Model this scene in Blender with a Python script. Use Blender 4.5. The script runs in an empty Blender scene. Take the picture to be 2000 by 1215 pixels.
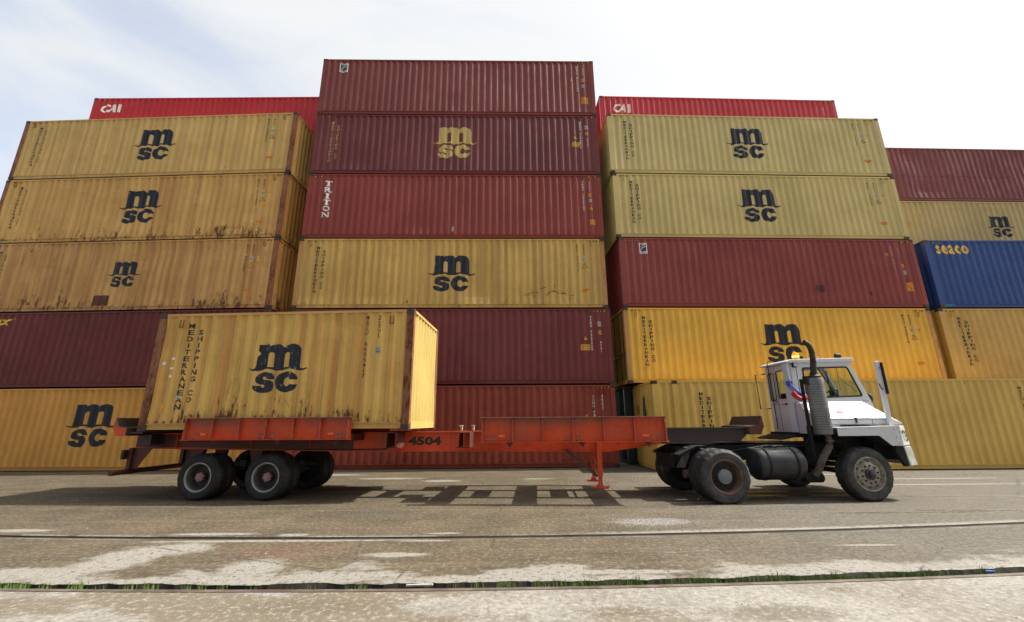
import bpy, bmesh, math, random
from mathutils import Vector, Matrix
random.seed(7)
C = bpy.context.scene.collection
SC = bpy.context.scene
R_ = math.radians
# ------------------------------------------------------------------ camera, world, sun, exposure
cam_d = bpy.data.cameras.new('camera'); cam = bpy.data.objects.new('camera', cam_d); C.objects.link(cam)
F_PX, PITCH, ROLL, CAMH = 835.106, 0.2554097, 0.00699332, 1.55511
cam_d.sensor_width = 36; cam_d.lens = F_PX / 2000 * 36; cam_d.clip_end = 2000; cam_d.clip_start = 0.1
cp, sp = math.cos(PITCH), math.sin(PITCH); c_, s_ = math.cos(ROLL), math.sin(ROLL)
right = Vector((1, 0, 0)); down = Vector((0, sp, -cp)); fwd = Vector((0, cp, sp))
rx = c_ * right + s_ * down; dn = -s_ * right + c_ * down
mw = Matrix.Identity(4)
for i in range(3):
    mw[i][0] = rx[i]; mw[i][1] = -dn[i]; mw[i][2] = -fwd[i]
mw[2][3] = CAMH
cam.matrix_world = mw
SC.camera = cam
SUN_DIR = Vector((0.86, 0.07, 1.0)).normalized()
ELEV = math.asin(SUN_DIR.z)
world = bpy.data.worlds.new("World"); SC.world = world; world.use_nodes = True
wt = world.node_tree; wt.nodes.clear()
def wn(t, **k):
    n = wt.nodes.new(t)
    for a, v in k.items(): setattr(n, a, v)
    return n
wo = wn('ShaderNodeOutputWorld'); bg = wn('ShaderNodeBackground'); bg.inputs[1].default_value = 0.09
sky = wn('ShaderNodeTexSky', sky_type='NISHITA', sun_disc=False, sun_elevation=ELEV, sun_rotation=math.atan2(SUN_DIR.x, SUN_DIR.y), air_density=1.0, dust_density=2.5, ozone_density=1.0)
tc = wn('ShaderNodeTexCoord')
mp = wn('ShaderNodeMapping'); mp.inputs['Scale'].default_value = (1.6, 1.6, 4.5); mp.inputs['Rotation'].default_value = (0.2, 0.3, 0.5)
wt.links.new(tc.outputs['Generated'], mp.inputs[0])
nz = wn('ShaderNodeTexNoise'); nz.inputs['Scale'].default_value = 1.7; nz.inputs['Detail'].default_value = 7; nz.inputs['Roughness'].default_value = 0.52; nz.inputs['Distortion'].default_value = 0.6
wt.links.new(mp.outputs[0], nz.inputs['Vector'])
dt = wn('ShaderNodeVectorMath', operation='DOT_PRODUCT'); dt.inputs[1].default_value = (0.93, 0.25, 0.27)
nv = wn('ShaderNodeVectorMath', operation='NORMALIZE'); wt.links.new(tc.outputs['Generated'], nv.inputs[0]); wt.links.new(nv.outputs[0], dt.inputs[0])
# cloud cover: denser and brighter towards the sun's side of the sky
m1 = wn('ShaderNodeMapRange'); m1.inputs['From Min'].default_value = -0.55; m1.inputs['From Max'].default_value = 0.45; m1.inputs['To Min'].default_value = 0.0; m1.inputs['To Max'].default_value = 0.42
wt.links.new(dt.outputs['Value'], m1.inputs['Value'])
ad = wn('ShaderNodeMath', operation='ADD'); wt.links.new(nz.outputs['Fac'], ad.inputs[0]); wt.links.new(m1.outputs[0], ad.inputs[1])
cr = wn('ShaderNodeMapRange', interpolation_type='SMOOTHSTEP'); cr.inputs['From Min'].default_value = 0.36; cr.inputs['From Max'].default_value = 0.86; cr.inputs['To Min'].default_value = 0.50; cr.inputs['To Max'].default_value = 1.0
wt.links.new(ad.outputs[0], cr.inputs['Value'])
m2 = wn('ShaderNodeMapRange'); m2.inputs['From Min'].default_value = -0.6; m2.inputs['From Max'].default_value = 0.7; m2.inputs['To Min'].default_value = 6.2; m2.inputs['To Max'].default_value = 6.7
wt.links.new(dt.outputs['Value'], m2.inputs['Value'])
cw = wn('ShaderNodeVectorMath', operation='SCALE'); cw.inputs[0].default_value = (0.965, 0.985, 1.0); mb_ = wn('ShaderNodeMath', operation='MULTIPLY'); wt.links.new(m2.outputs[0], mb_.inputs[0]); MBN = mb_; wt.links.new(mb_.outputs[0], cw.inputs['Scale'])
mx = wn('ShaderNodeMix', data_type='RGBA'); 
sy = wn('ShaderNodeSeparateXYZ'); wt.links.new(nv.outputs[0], sy.inputs[0])
yf_ = wn('ShaderNodeMapRange', interpolation_type='SMOOTHSTEP'); yf_.inputs['From Min'].default_value = -0.45; yf_.inputs['From Max'].default_value = 0.35; yf_.inputs['To Min'].default_value = 0.46; wt.links.new(sy.outputs[1], yf_.inputs['Value'])
wt.links.new(yf_.outputs[0], MBN.inputs[1]); cf = wn('ShaderNodeMath', operation='MULTIPLY'); wt.links.new(cr.outputs[0], cf.inputs[0]); cf.inputs[1].default_value = 1.0
wt.links.new(cf.outputs[0], mx.inputs['Factor'])
SKYMIX = mx
sb_ = wn('ShaderNodeVectorMath', operation='SCALE'); sb_.inputs['Scale'].default_value = 1.95; wt.links.new(sky.outputs[0], sb_.inputs[0]); wt.links.new(sb_.outputs[0], mx.inputs[6]); wt.links.new(cw.outputs[0], mx.inputs[7])

ds = wn('ShaderNodeVectorMath', operation='DOT_PRODUCT'); ds.inputs[1].default_value = tuple(SUN_DIR); wt.links.new(nv.outputs[0], ds.inputs[0])
mxx = wn('ShaderNodeMath', operation='MAXIMUM'); mxx.inputs[1].default_value = 0; wt.links.new(ds.outputs['Value'], mxx.inputs[0])
pw = wn('ShaderNodeMath', operation='POWER'); pw.inputs[1].default_value = 16; wt.links.new(mxx.outputs[0], pw.inputs[0])
gl = wn('ShaderNodeVectorMath', operation='SCALE'); gl.inputs[0].default_value = (66, 62.5, 57); wt.links.new(pw.outputs[0], gl.inputs['Scale'])
ag = wn('ShaderNodeVectorMath', operation='ADD'); wt.links.new(mx.outputs[2], ag.inputs[0]); wt.links.new(gl.outputs[0], ag.inputs[1])
wt.links.new(ag.outputs[0], bg.inputs[0]); wt.links.new(bg.outputs[0], wo.inputs[0])
sd = bpy.data.lights.new('sun', 'SUN'); sd.energy = 5.0; sd.angle = R_(0.5); sd.color = (1.0, 0.93, 0.82)
so = bpy.data.objects.new('sun', sd); C.objects.link(so)
so.rotation_euler = SUN_DIR.to_track_quat('Z', 'Y').to_euler(); so.location = (0, 0, 40)
SC.view_settings.view_transform = 'Standard'; SC.view_settings.look = 'None'; SC.view_settings.gamma = 1
SC.view_settings.exposure = 0.70
try: SC.cycles.max_bounces = 6; SC.cycles.transparent_max_bounces = 12
except Exception: pass

# ------------------------------------------------------------------ material helpers
def srgb(r, g, b):
    f = lambda c: (c / 255 / 12.92) if c <= 10 else ((c / 255 + 0.055) / 1.055) ** 2.4
    return (f(r), f(g), f(b))
class NT:
    def __init__(s, name):
        s.m = bpy.data.materials.new(name); s.m.use_nodes = True; s.t = s.m.node_tree
        s.b = s.t.nodes['Principled BSDF']; s.o = s.t.nodes['Material Output']; s.co = None
    def n(s, ty, **k):
        n = s.t.nodes.new(ty)
        for a, v in k.items(): setattr(n, a, v)
        return n
    def l(s, a, b): s.t.links.new(a, b)
    def coord(s, scale=(1, 1, 1), off=(0, 0, 0), rot=(0, 0, 0)):
        if s.co is None: s.co = s.n('ShaderNodeTexCoord')
        m = s.n('ShaderNodeMapping'); m.inputs['Scale'].default_value = scale; m.inputs['Location'].default_value = off; m.inputs['Rotation'].default_value = rot
        s.l(s.co.outputs['Object'], m.inputs[0]); return m.outputs[0]
    def noise(s, vec, scale, detail=4, rough=0.55, dist=0):
        n = s.n('ShaderNodeTexNoise'); n.inputs['Scale'].default_value = scale; n.inputs['Detail'].default_value = detail
        n.inputs['Roughness'].default_value = rough; n.inputs['Distortion'].default_value = dist; s.l(vec, n.inputs['Vector']); return n.outputs['Fac']
    def mr(s, v, a, b, c=0.0, d=1.0, smooth=True):
        m = s.n('ShaderNodeMapRange', interpolation_type='SMOOTHSTEP' if smooth else 'LINEAR')
        for k, x in zip(('From Min', 'From Max', 'To Min', 'To Max'), (a, b, c, d)): m.inputs[k].default_value = x
        s.l(v, m.inputs['Value']); return m.outputs[0]
    def ma(s, op, a, b=None, clamp=False):
        m = s.n('ShaderNodeMath', operation=op); m.use_clamp = clamp
        for i, x in enumerate((a, b)):
            if x is None: continue
            if isinstance(x, (int, float)): m.inputs[i].default_value = x
            else: s.l(x, m.inputs[i])
        return m.outputs[0]
    def mix(s, f, a, b, mode='MIX'):
        m = s.n('ShaderNodeMix', data_type='RGBA'); m.blend_type = mode
        if isinstance(f, (int, float)): m.inputs['Factor'].default_value = f
        else: s.l(f, m.inputs['Factor'])
        for i, x in ((6, a), (7, b)):
            if isinstance(x, tuple): m.inputs[i].default_value = (*x[:3], 1)
            else: s.l(x, m.inputs[i])
        return m.outputs[2]
    def sep(s, vec):
        n = s.n('ShaderNodeSeparateXYZ'); s.l(vec, n.inputs[0]); return n.outputs
    def fin(s, col, rough=0.5, metal=0.0, bump=None, bs=0.2, bd=0.01, spec=0.5):
        if isinstance(col, tuple): s.b.inputs['Base Color'].default_value = (*col[:3], 1)
        else: s.l(col, s.b.inputs['Base Color'])
        if isinstance(rough, (int, float)): s.b.inputs['Roughness'].default_value = rough
        else: s.l(rough, s.b.inputs['Roughness'])
        s.b.inputs['Metallic'].default_value = metal; s.b.inputs['Specular IOR Level'].default_value = spec
        if bump is not None:
            bn = s.n('ShaderNodeBump'); bn.inputs['Strength'].default_value = bs; bn.inputs['Distance'].default_value = bd
            s.l(bump, bn.inputs['Height']); s.l(bn.outputs[0], s.b.inputs['Normal'])
        return s.m
RUST1 = (0.150, 0.048, 0.018); RUST2 = (0.050, 0.020, 0.011)
def paint(name, base, seed, rust=0.3, streak=0.4, dirt=0.3, fade=0.3, bottom=0.5, zmax=2.9, warm=None, rough=0.5, patch=0.0):
    """weathered container paint: hue drift, rain streaks, scrapes and rust that gathers along the bottom edge"""
    k = NT(name); off = (seed * 3.17, seed * 1.31, seed * 2.77)
    base = tuple(min(.8, c * 1.22) for c in base)
    v1 = k.coord((1, 1, 1), off); big = k.noise(v1, 0.55, 5, 0.6)
    lite = tuple(min(1, c * (1 + 0.28 * fade) + 0.02 * fade) for c in base); dark = tuple(c * (1 - 0.35 * fade) for c in base)
    col = k.mix(k.mr(big, 0.3, 0.7), dark, lite)
    # panel by panel tone: slow variation along the length only
    vx = k.coord((3.4, 0.01, 0.05), off); px = k.noise(vx, 1.0, 3, 0.7)
    if warm: col = k.mix(k.ma('MULTIPLY', k.mr(px, 0.42, 0.68), 0.75), col, tuple(warm))
    else: col = k.mix(k.ma('MULTIPLY', k.mr(px, 0.4, 0.7), 0.25), col, dark)
    # vertical rain streaks
    vs = k.coord((14, 14, 0.55), off); st = k.noise(vs, 1.0, 6, 0.65)
    col = k.mix(k.ma('MULTIPLY', k.mr(st, 0.52, 0.78), 0.55 * streak), col, tuple(c * 0.45 + 0.006 for c in base))
    vs2 = k.coord((22, 22, 1.1), (off[2], off[0], off[1])); st2 = k.noise(vs2, 1.0, 5, 0.7)
    col = k.mix(k.ma('MULTIPLY', k.mr(st2, 0.56, 0.8), 0.3 * streak), col, tuple(min(1, c * 1.35 + 0.02) for c in base))
    vg = k.coord((1, 1, 1), off); grime = k.noise(vg, 2.3, 8, 0.68)
    col = k.mix(k.ma('MULTIPLY', k.mr(grime, 0.5, 0.72), 0.5 * dirt), col, tuple(c * 0.5 + 0.004 for c in base))
    # rust
    z = k.sep(k.coord())[2]
    hb = k.mr(z, 0.12, 0.95, 1.0, 0.0); area = k.noise(k.coord((0.9, 0.9, 0.5), off), 1.6, 3, 0.6)
    den = k.ma('ADD', k.ma('MULTIPLY', hb, 0.13 * bottom), k.ma('MULTIPLY', k.mr(area, 0.42, 0.72), 0.10))
    spots = k.ma('ADD', k.ma('MULTIPLY', k.noise(k.coord((1.1, 1.1, 0.42), off), 9.5, 9, 0.74, 0.4), .78), k.ma('MULTIPLY', k.noise(k.coord((16, 16, 0.9), off), 1.0, 6, .65), .25))
    thr = 0.765 - 0.17 * rust
    rm = k.ma('MULTIPLY', k.ma('SUBTRACT', k.ma('ADD', spots, den), thr), 14.0, True)
    drip = k.noise(k.coord((26, 26, 0.9), off), 1.0, 4, 0.6)
    halo = k.ma('MULTIPLY', k.ma('SUBTRACT', k.ma('ADD', k.ma('MULTIPLY', spots, 0.6), k.ma('ADD', den, k.ma('MULTIPLY', drip, 0.4))), thr - 0.075), 4.0, True)
    col = k.mix(k.ma('MULTIPLY', halo, 0.8 * min(1, rust + .2)), col, tuple(0.45 * c + 0.55 * d for c, d in zip(base, (0.17, 0.06, 0.02))))
    rc = k.mix(k.noise(k.coord((1, 1, 1), off), 26, 3), RUST1, RUST2)
    col = k.mix(k.ma('MULTIPLY', rm, 0.95), col, rc)
    # light scuffs
    sc = k.noise(k.coord((1.0, 1.0, 6.0), off, (0.0, 0.5, 0)), 5.5, 8, 0.75)
    col = k.mix(k.ma('MULTIPLY', k.mr(sc, 0.70, 0.75), 0.35), col, tuple(min(1, c * 1.3 + 0.06) for c in base))
    if patch:
        vo = k.n('ShaderNodeTexVoronoi', distance='CHEBYCHEV'); vo.inputs['Scale'].default_value = 0.8; k.l(k.coord((1, 1, 1.3), off), vo.inputs['Vector'])
        col = k.mix(k.ma('MULTIPLY', k.mr(vo.outputs['Distance'], 0.2, 0.21, 1, 0), 0.25 * patch), col, tuple(min(1, c * 1.1 + .02) for c in base))
    rg = k.mr(k.ma('ADD', grime, k.ma('MULTIPLY', rm, 0.4)), 0.3, 1.0, rough - 0.1, rough + 0.3)
    bmp = k.ma('ADD', k.ma('MULTIPLY', rm, 0.5), k.noise(k.coord((1, 1, 1), off), 3.5, 5, 0.6))
    return k.fin(col, rg, 0, bmp, 0.35, 0.006, 0.38 if rough < .45 else .28)
def simple(name, base, rough=0.5, metal=0.0, var=0.35, scale=6, dust=0.0, dustcol=(0.30, 0.26, 0.20), rust=0.0, bs=0.15, spec=0.5):
    k = NT(name); v = k.coord((1, 1, 1), (random.random() * 9,) * 3)
    n1 = k.noise(v, scale, 6, 0.65); col = k.mix(k.mr(n1, 0.3, 0.7), tuple(c * (1 - var) for c in base), tuple(min(1, c * (1 + var * 0.5)) for c in base))
    if dust: col = k.mix(k.ma('MULTIPLY', k.mr(k.noise(v, scale * 0.45, 8, 0.7), 0.42, 0.72), dust), col, dustcol)
    if rust: col = k.mix(k.ma('MULTIPLY', k.mr(k.noise(v, scale * 1.7, 9, 0.72), 0.72 - 0.2 * rust, 0.78 - 0.2 * rust), 0.9), col, RUST1)
    return k.fin(col, k.mr(n1, 0.2, 0.8, max(0.02, rough - 0.12), min(1, rough + 0.15)), metal, k.noise(v, scale * 4, 4), bs, 0.004, spec)
def ink(name, base, chip=0.15, under=(0.3, 0.2, 0.06), seed=1.0):
    k = NT(name); v = k.coord((1.6, 1.6, 0.8), (seed,) * 3)
    n1 = k.noise(v, 7, 9, 0.75)
    c = k.mix(k.mr(k.noise(k.coord((9, 9, .6), (seed,) * 3), 1, 5), .3, .7), tuple(x * .8 for x in base), tuple(min(1, x * 1.25 + .004) for x in base))
    c = k.mix(k.mr(n1, 0.74 - 0.22 * chip, 0.76 - 0.22 * chip), c, tuple(under))
    return k.fin(c, 0.45, spec=0.3)

# ------------------------------------------------------------------ mesh helpers
class MB:
    def __init__(s): s.bm = bmesh.new(); s.mi = 0
    def _f(s, vs):
        try:
            f = s.bm.faces.new(vs); f.material_index = s.mi; return f
        except ValueError: return None
    def box(s, x0, x1, y0, y1, z0, z1):
        v = [s.bm.verts.new((x, y, z)) for x in (x0, x1) for y in (y0, y1) for z in (z0, z1)]
        for q in ((0, 1, 3, 2), (4, 6, 7, 5), (0, 4, 5, 1), (2, 3, 7, 6), (0, 2, 6, 4), (1, 5, 7, 3)): s._f([v[i] for i in q])
        return s
    def prism(s, pts, a0, a1, axis='y'):
        """2D polygon swept between a0 and a1 along axis; pts are (x,z) for y, (y,z) for x, (x,y) for z"""
        def P(p, a): return {'y': (p[0], a, p[1]), 'x': (a, p[0], p[1]), 'z': (p[0], p[1], a)}[axis]
        A = [s.bm.verts.new(P(p, a0)) for p in pts]; B = [s.bm.verts.new(P(p, a1)) for p in pts]
        s._f(A[::-1]); s._f(B); n = len(pts)
        for i in range(n): s._f([A[i], A[(i + 1) % n], B[(i + 1) % n], B[i]])
        return s
    def tube(s, path, r, n=10, cap=True, r2=None):
        path = [Vector(p) for p in path]; rings = []
        up = Vector((0.013, 0.021, 1)).normalized()
        for i, p in enumerate(path):
            d = (path[min(i + 1, len(path) - 1)] - path[max(i - 1, 0)]).normalized()
            a = d.cross(up)
            if a.length < 0.05: a = d.cross(Vector((0, 1, 0)))
            a.normalize(); b = d.cross(a).normalized()
            rr = r if r2 is None else r + (r2 - r) * i / (len(path) - 1)
            rings.append([s.bm.verts.new(p + rr * (a * math.cos(t) + b * math.sin(t))) for t in [2 * math.pi * j / n for j in range(n)]])
        for A, B in zip(rings, rings[1:]):
            for j in range(n): s._f([A[j], A[(j + 1) % n], B[(j + 1) % n], B[j]])
        if cap: s._f(rings[0]); s._f(rings[-1][::-1])
        return s
    def lathe(s, prof, c, axis='y', n=48, close=False, rfun=None):
        """prof: list of (r, a) ; a along axis"""
        c = Vector(c); rings = []
        for (r, a) in prof:
            ring = []
            for j in range(n):
                t = 2 * math.pi * j / n; rr = r if rfun is None else rfun(r, a, j)
                p = {'y': (rr * math.cos(t), a, rr * math.sin(t)), 'x': (a, rr * math.cos(t), rr * math.sin(t)), 'z': (rr * math.cos(t), rr * math.sin(t), a)}[axis]
                ring.append(s.bm.verts.new(c + Vector(p)))
            rings.append(ring)
        seq = list(zip(rings, rings[1:])) + ([(rings[-1], rings[0])] if close else [])
        for A, B in seq:
            for j in range(n): s._f([A[j], A[(j + 1) % n], B[(j + 1) % n], B[j]])
        if not close: s._f(rings[0]); s._f(rings[-1][::-1])
        return s
    def build(s, name, mats, parent=None, bevel=0, smooth=False, angle=35):
        bmesh.ops.recalc_face_normals(s.bm, faces=s.bm.faces)
        me = bpy.data.meshes.new(name)
        if smooth:
            for f in s.bm.faces: f.smooth = True
            for e in s.bm.edges:
                if len(e.link_faces) == 2 and e.calc_face_angle(0) > R_(angle): e.smooth = False
        s.bm.to_mesh(me); s.bm.free()
        for m in (mats if isinstance(mats, (list, tuple)) else [mats]): me.materials.append(m)
        o = bpy.data.objects.new(name, me); C.objects.link(o)
        if parent is not None: o.parent = parent
        if bevel:
            b = o.modifiers.new('bevel', 'BEVEL'); b.width = bevel; b.segments = 2; b.limit_method = 'ANGLE'; b.angle_limit = R_(40)
            b.harden_normals = False
        return o
def empty(name, loc, rz=0, label=None, cat=None, group=None):
    o = bpy.data.objects.new(name, None); C.objects.link(o); o.location = loc; o.rotation_euler = (0, 0, rz); o.empty_display_size = 0.3
    return tag(o, label, cat, group)
def tag(o, label=None, cat=None, group=None, kind=None):
    if label: o['label'] = label
    if cat: o['category'] = cat
    if group: o['group'] = group
    if kind: o['kind'] = kind
    return o
def mesh_from_curve(cu):
    o = bpy.data.objects.new('tmp', cu); C.objects.link(o)
    dg = bpy.context.evaluated_depsgraph_get(); dg.update()
    me = o.evaluated_get(dg).to_mesh()
    vs = [tuple(v.co) for v in me.vertices]; fs = [tuple(p.vertices) for p in me.polygons]
    o.evaluated_get(dg).to_mesh_clear(); bpy.data.objects.remove(o); bpy.data.curves.remove(cu)
    return vs, fs
def fill2d(outlines, extrude=0.0):
    cu = bpy.data.curves.new('tmp', 'CURVE'); cu.dimensions = '2D'; cu.fill_mode = 'BOTH' if extrude else 'FRONT'; cu.extrude = extrude
    for o in outlines:
        sp_ = cu.splines.new('POLY'); sp_.points.add(len(o) - 1)
        for i, p in enumerate(o): sp_.points[i].co = (p[0], p[1], 0, 1)
        sp_.use_cyclic_u = True
    return mesh_from_curve(cu)
def plate(outlines, thick, name, mat, parent, axis='y', at=0.0, bevel=0):
    """solid plate with holes: outlines in (x,z) for axis y, (y,z) for axis x; spans at .. at+thick"""
    vs, fs = fill2d(outlines, thick / 2)
    m = MB(); V = []
    for x, y, z in vs:
        a = at + thick / 2 + z
        V.append(m.bm.verts.new((x, a, y) if axis == 'y' else (a, x, y)))
    for f in fs: m._f([V[i] for i in f])
    bmesh.ops.remove_doubles(m.bm, verts=m.bm.verts, dist=1e-5)
    return m.build(name, mat, parent, bevel)
def rrect(x0, x1, z0, z1, r, skew=0.0, n=5):
    out = []
    for cx, cz, a0 in ((x1 - r, z1 - r, 0), (x0 + r, z1 - r, 90), (x0 + r, z0 + r, 180), (x1 - r, z0 + r, 270)):
        for i in range(n + 1):
            a = R_(a0 + 90 * i / n); out.append((cx + r * math.cos(a), cz + r * math.sin(a)))
    return [(x + skew * (z - z0), z) for x, z in out]
def rquad(pts, r, n=5):
    """polygon with rounded corners"""
    out = []; N = len(pts)
    for i in range(N):
        p = Vector(pts[i]); a = (Vector(pts[i - 1]) - p).normalized(); b = (Vector(pts[(i + 1) % N]) - p).normalized()
        A = p + a * r; B = p + b * r
        for j in range(n + 1):
            t = j / n; q = (1 - t) ** 2 * A + 2 * t * (1 - t) * p + t * t * B; out.append((q.x, q.y))
    return out
_tc = {}
def glyphs(txt, bold=0.0, shear=0.0):
    k = (txt, bold, shear)
    if k not in _tc:
        cu = bpy.data.curves.new('t', 'FONT'); cu.body = txt; cu.size = 1; cu.offset = bold; cu.shear = shear; cu.align_x = 'CENTER'; cu.resolution_u = 2; cu.fill_mode = 'FRONT'
        _tc[k] = mesh_from_curve(cu)
    return _tc[k]
class Flat:
    """flat artwork in (x,z) metres, later wrapped on to a wall"""
    def __init__(s): s.v = []; s.f = []
    def add(s, vs, fs, x, z, sx, sz):
        n = len(s.v); s.v += [(x + p[0] * sx, z + p[1] * sz) for p in vs]; s.f += [tuple(i + n for i in f) for f in fs]; return s
    def poly(s, *outs):
        vs, fs = fill2d(outs); return s.add(vs, fs, 0, 0, 1, 1)
    def fit(s, txt, x0, x1, z0, z1, bold=0.0, shear=0.0):
        vs, fs = glyphs(txt, bold, shear); xs = [p[0] for p in vs]; zs = [p[1] for p in vs]
        sx = (x1 - x0) / (max(xs) - min(xs)); sz = (z1 - z0) / (max(zs) - min(zs))
        return s.add(vs, fs, x0 - min(xs) * sx, z0 - min(zs) * sz, sx, sz)
    def stack(s, txt, xc, ztop, zbot, w, frac=0.76, bold=0.03):
        p = (ztop - zbot) / (len(txt) - 1 + frac); h = p * frac
        for i, ch in enumerate(txt):
            if ch == ' ': continue
            ww = w * (0.28 if ch in 'I1' else 1.0)
            s.fit(ch, xc - ww / 2, xc + ww / 2, ztop - i * p - h, ztop - i * p, bold)
        return s
    def to(s, name, mat, parent, yfun, breaks=(), off=(0, 0), lift=0.004, zfun=None):
        bm = bmesh.new(); V = [bm.verts.new((x, 0, z)) for x, z in s.v]
        for f in s.f:
            try: bm.faces.new([V[i] for i in f])
            except ValueError: pass
        xs = [p[0] for p in s.v]; a, b = min(xs), max(xs)
        for x in breaks:
            if a < x < b: bmesh.ops.bisect_plane(bm, geom=bm.verts[:] + bm.edges[:] + bm.faces[:], plane_co=(x, 0, 0), plane_no=(1, 0, 0))
        for v in bm.verts: v.co = Vector((v.co.x - off[0], yfun(v.co.x, v.co.z) - lift - off[1], v.co.z))
        for f in bm.faces:
            f.normal_update()
            if f.normal.y > 0: f.normal_flip()
        me = bpy.data.meshes.new(name); bm.to_mesh(me); bm.free(); me.materials.append(mat)
        o = bpy.data.objects.new(name, me); C.objects.link(o); o.parent = parent; return o

# emblem: tall lower-case m with a waved foot over s and c (drawn on a 872-unit-wide grid)
def arc(cx, cy, rx_, ry_, a0, a1, n=14): return [(cx + rx_ * math.cos(R_(a0 + (a1 - a0) * i / n)), cy + ry_ * math.sin(R_(a0 + (a1 - a0) * i / n))) for i in range(n + 1)]
def emblem_polys():
    m = [(262, 578), (300, 592), (345, 592), (368, 580), (378, 540), (385, 245), (545, 245), (545, 275), (580, 252), (640, 238), (700, 245), (735, 262), (757, 290), (790, 258), (850, 240), (910, 238), (965, 258), (1005, 300), (1020, 350), (1020, 540), (1026, 578), (1050, 590), (1090, 590), (1118, 572),
         (1130, 590), (1095, 612), (1040, 620), (985, 614), (930, 598), (880, 590), (820, 596), (770, 612), (715, 621), (660, 616), (610, 600), (560, 590), (500, 594), (450, 610), (400, 620), (345, 620), (300, 610), (262, 590)]
    h1 = [(545, 566)] + [(545, 400)] + arc(584, 392, 38, 36, 180, 360, 8) + [(622, 566)]
    h2 = [(778, 566)] + [(778, 400)] + arc(818, 392, 40, 36, 180, 360, 8) + [(858, 566)]
    S = [(652, 850), (645, 815), (620, 765), (575, 735), (500, 720), (420, 728), (360, 760), (330, 810), (323, 870), (345, 920), (400, 945), (480, 950), (503, 968), (498, 998), (470, 1012), (438, 998), (425, 975), (300, 965), (300, 1010), (325, 1055), (380, 1090), (470, 1105), (550, 1098), (610, 1065), (638, 1010), (640, 950), (620, 900), (560, 868), (480, 862), (448, 845), (448, 815), (475, 803), (505, 812), (518, 835), (530, 850)]
    S = [(368 + (x - 300) * 0.864, 605 + 32 + (y - 720) * 0.75) for x, y in S]
    c = [(1012, 742)] + arc(852, 775, 162, 145, -20, -340, 30)[1:-1] + [(1012, 812), (905, 808)] + arc(857, 775, 50, 64, 30, 330, 16) + [(905, 742)]
    return [m, h1, h2], [S], [c]
EMB = [fill2d([[(x, -y) for x, y in o] for o in g]) for g in emblem_polys()]
def emblem(fl, xc, zwing, width=1.86):
    s = width / 868
    for vs, fs in EMB: fl.add(vs, fs, xc - 696 * s, zwing + 594 * s, s, s * 1.02)
    return fl

# ------------------------------------------------------------------ shared materials
M = {}
M['steel_dark'] = simple('dark_steel', (0.035, 0.03, 0.028), 0.6, 0.3, dust=0.2)
M['navy'] = ink('navy_lettering', (0.012, 0.016, 0.028), 0.28, (.34, .25, .09))
M['navy_worn'] = ink('worn_navy_lettering', (0.012, 0.015, 0.024), 0.62, (0.42, 0.36, 0.22))
M['black_ink'] = ink('black_lettering', (0.02, 0.019, 0.018), 0.1)
M['white_ink'] = ink('white_lettering', (0.72, 0.72, 0.70), 0.12, (0.3, 0.08, 0.07))
M['gold_ink'] = ink('gold_lettering', (0.50, 0.36, 0.12), 0.05, (0.2, 0.05, 0.04))
M['yellow_ink'] = ink('yellow_lettering', (0.70, 0.45, 0.06), 0.1, (0.05, 0.05, 0.1))
M['warn'] = simple('warning_yellow', (0.72, 0.40, 0.03), 0.5, var=0.15)
M['orange_sticker'] = simple('orange_sticker', (0.75, 0.28, 0.02), 0.5, var=0.15)
M['grey_sticker'] = simple('grey_sticker', (0.42, 0.42, 0.40), 0.5, var=0.2)
M['cyan_chalk'] = simple('cyan_chalk', (0.12, 0.55, 0.62), 0.8)
M['floor_wood'] = simple('underframe_dark', (0.045, 0.032, 0.022), 0.8)
M['door_green'] = simple('dark_lock_rod', (0.035, 0.045, 0.045), 0.5, 0.3, rust=0.2)
M['sky_blue_square'] = simple('navy_square', (0.02, 0.035, 0.16), 0.4, var=0.2)
M['lime'] = simple('lime_swoosh', (0.62, 0.66, 0.12), 0.4, var=0.1)

# ------------------------------------------------------------------ containers
PIT = 0.278
def corr(a, b):
    """breakpoints (x, depth) of a corrugated panel between a and b"""
    n = max(1, round((b - a - 0.07) / PIT)); p = (b - a - 0.072) / n; k = p / PIT; out = []
    for i in range(n):
        x = a + i * p; out += [(x, 0), (x + 0.072, 0), (x + 0.072 + 0.066 * k, 1), (x + 0.072 + 0.140 * k, 1)]
    out += [(b - 0.072, 0), (b, 0)]
    return out
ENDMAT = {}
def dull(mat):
    """the same paint, dull and without gloss, so that faces in the stack gaps stay dark"""
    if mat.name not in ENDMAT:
        d = mat.copy(); d.name = mat.name + '_dull_end'; b = d.node_tree.nodes['Principled BSDF']
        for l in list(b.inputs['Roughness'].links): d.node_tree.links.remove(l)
        b.inputs['Roughness'].default_value = .9; b.inputs['Specular IOR Level'].default_value = .08; ENDMAT[mat.name] = d  # gloss cut on box ends to keep the stack gaps dark
    return ENDMAT[mat.name]
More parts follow.
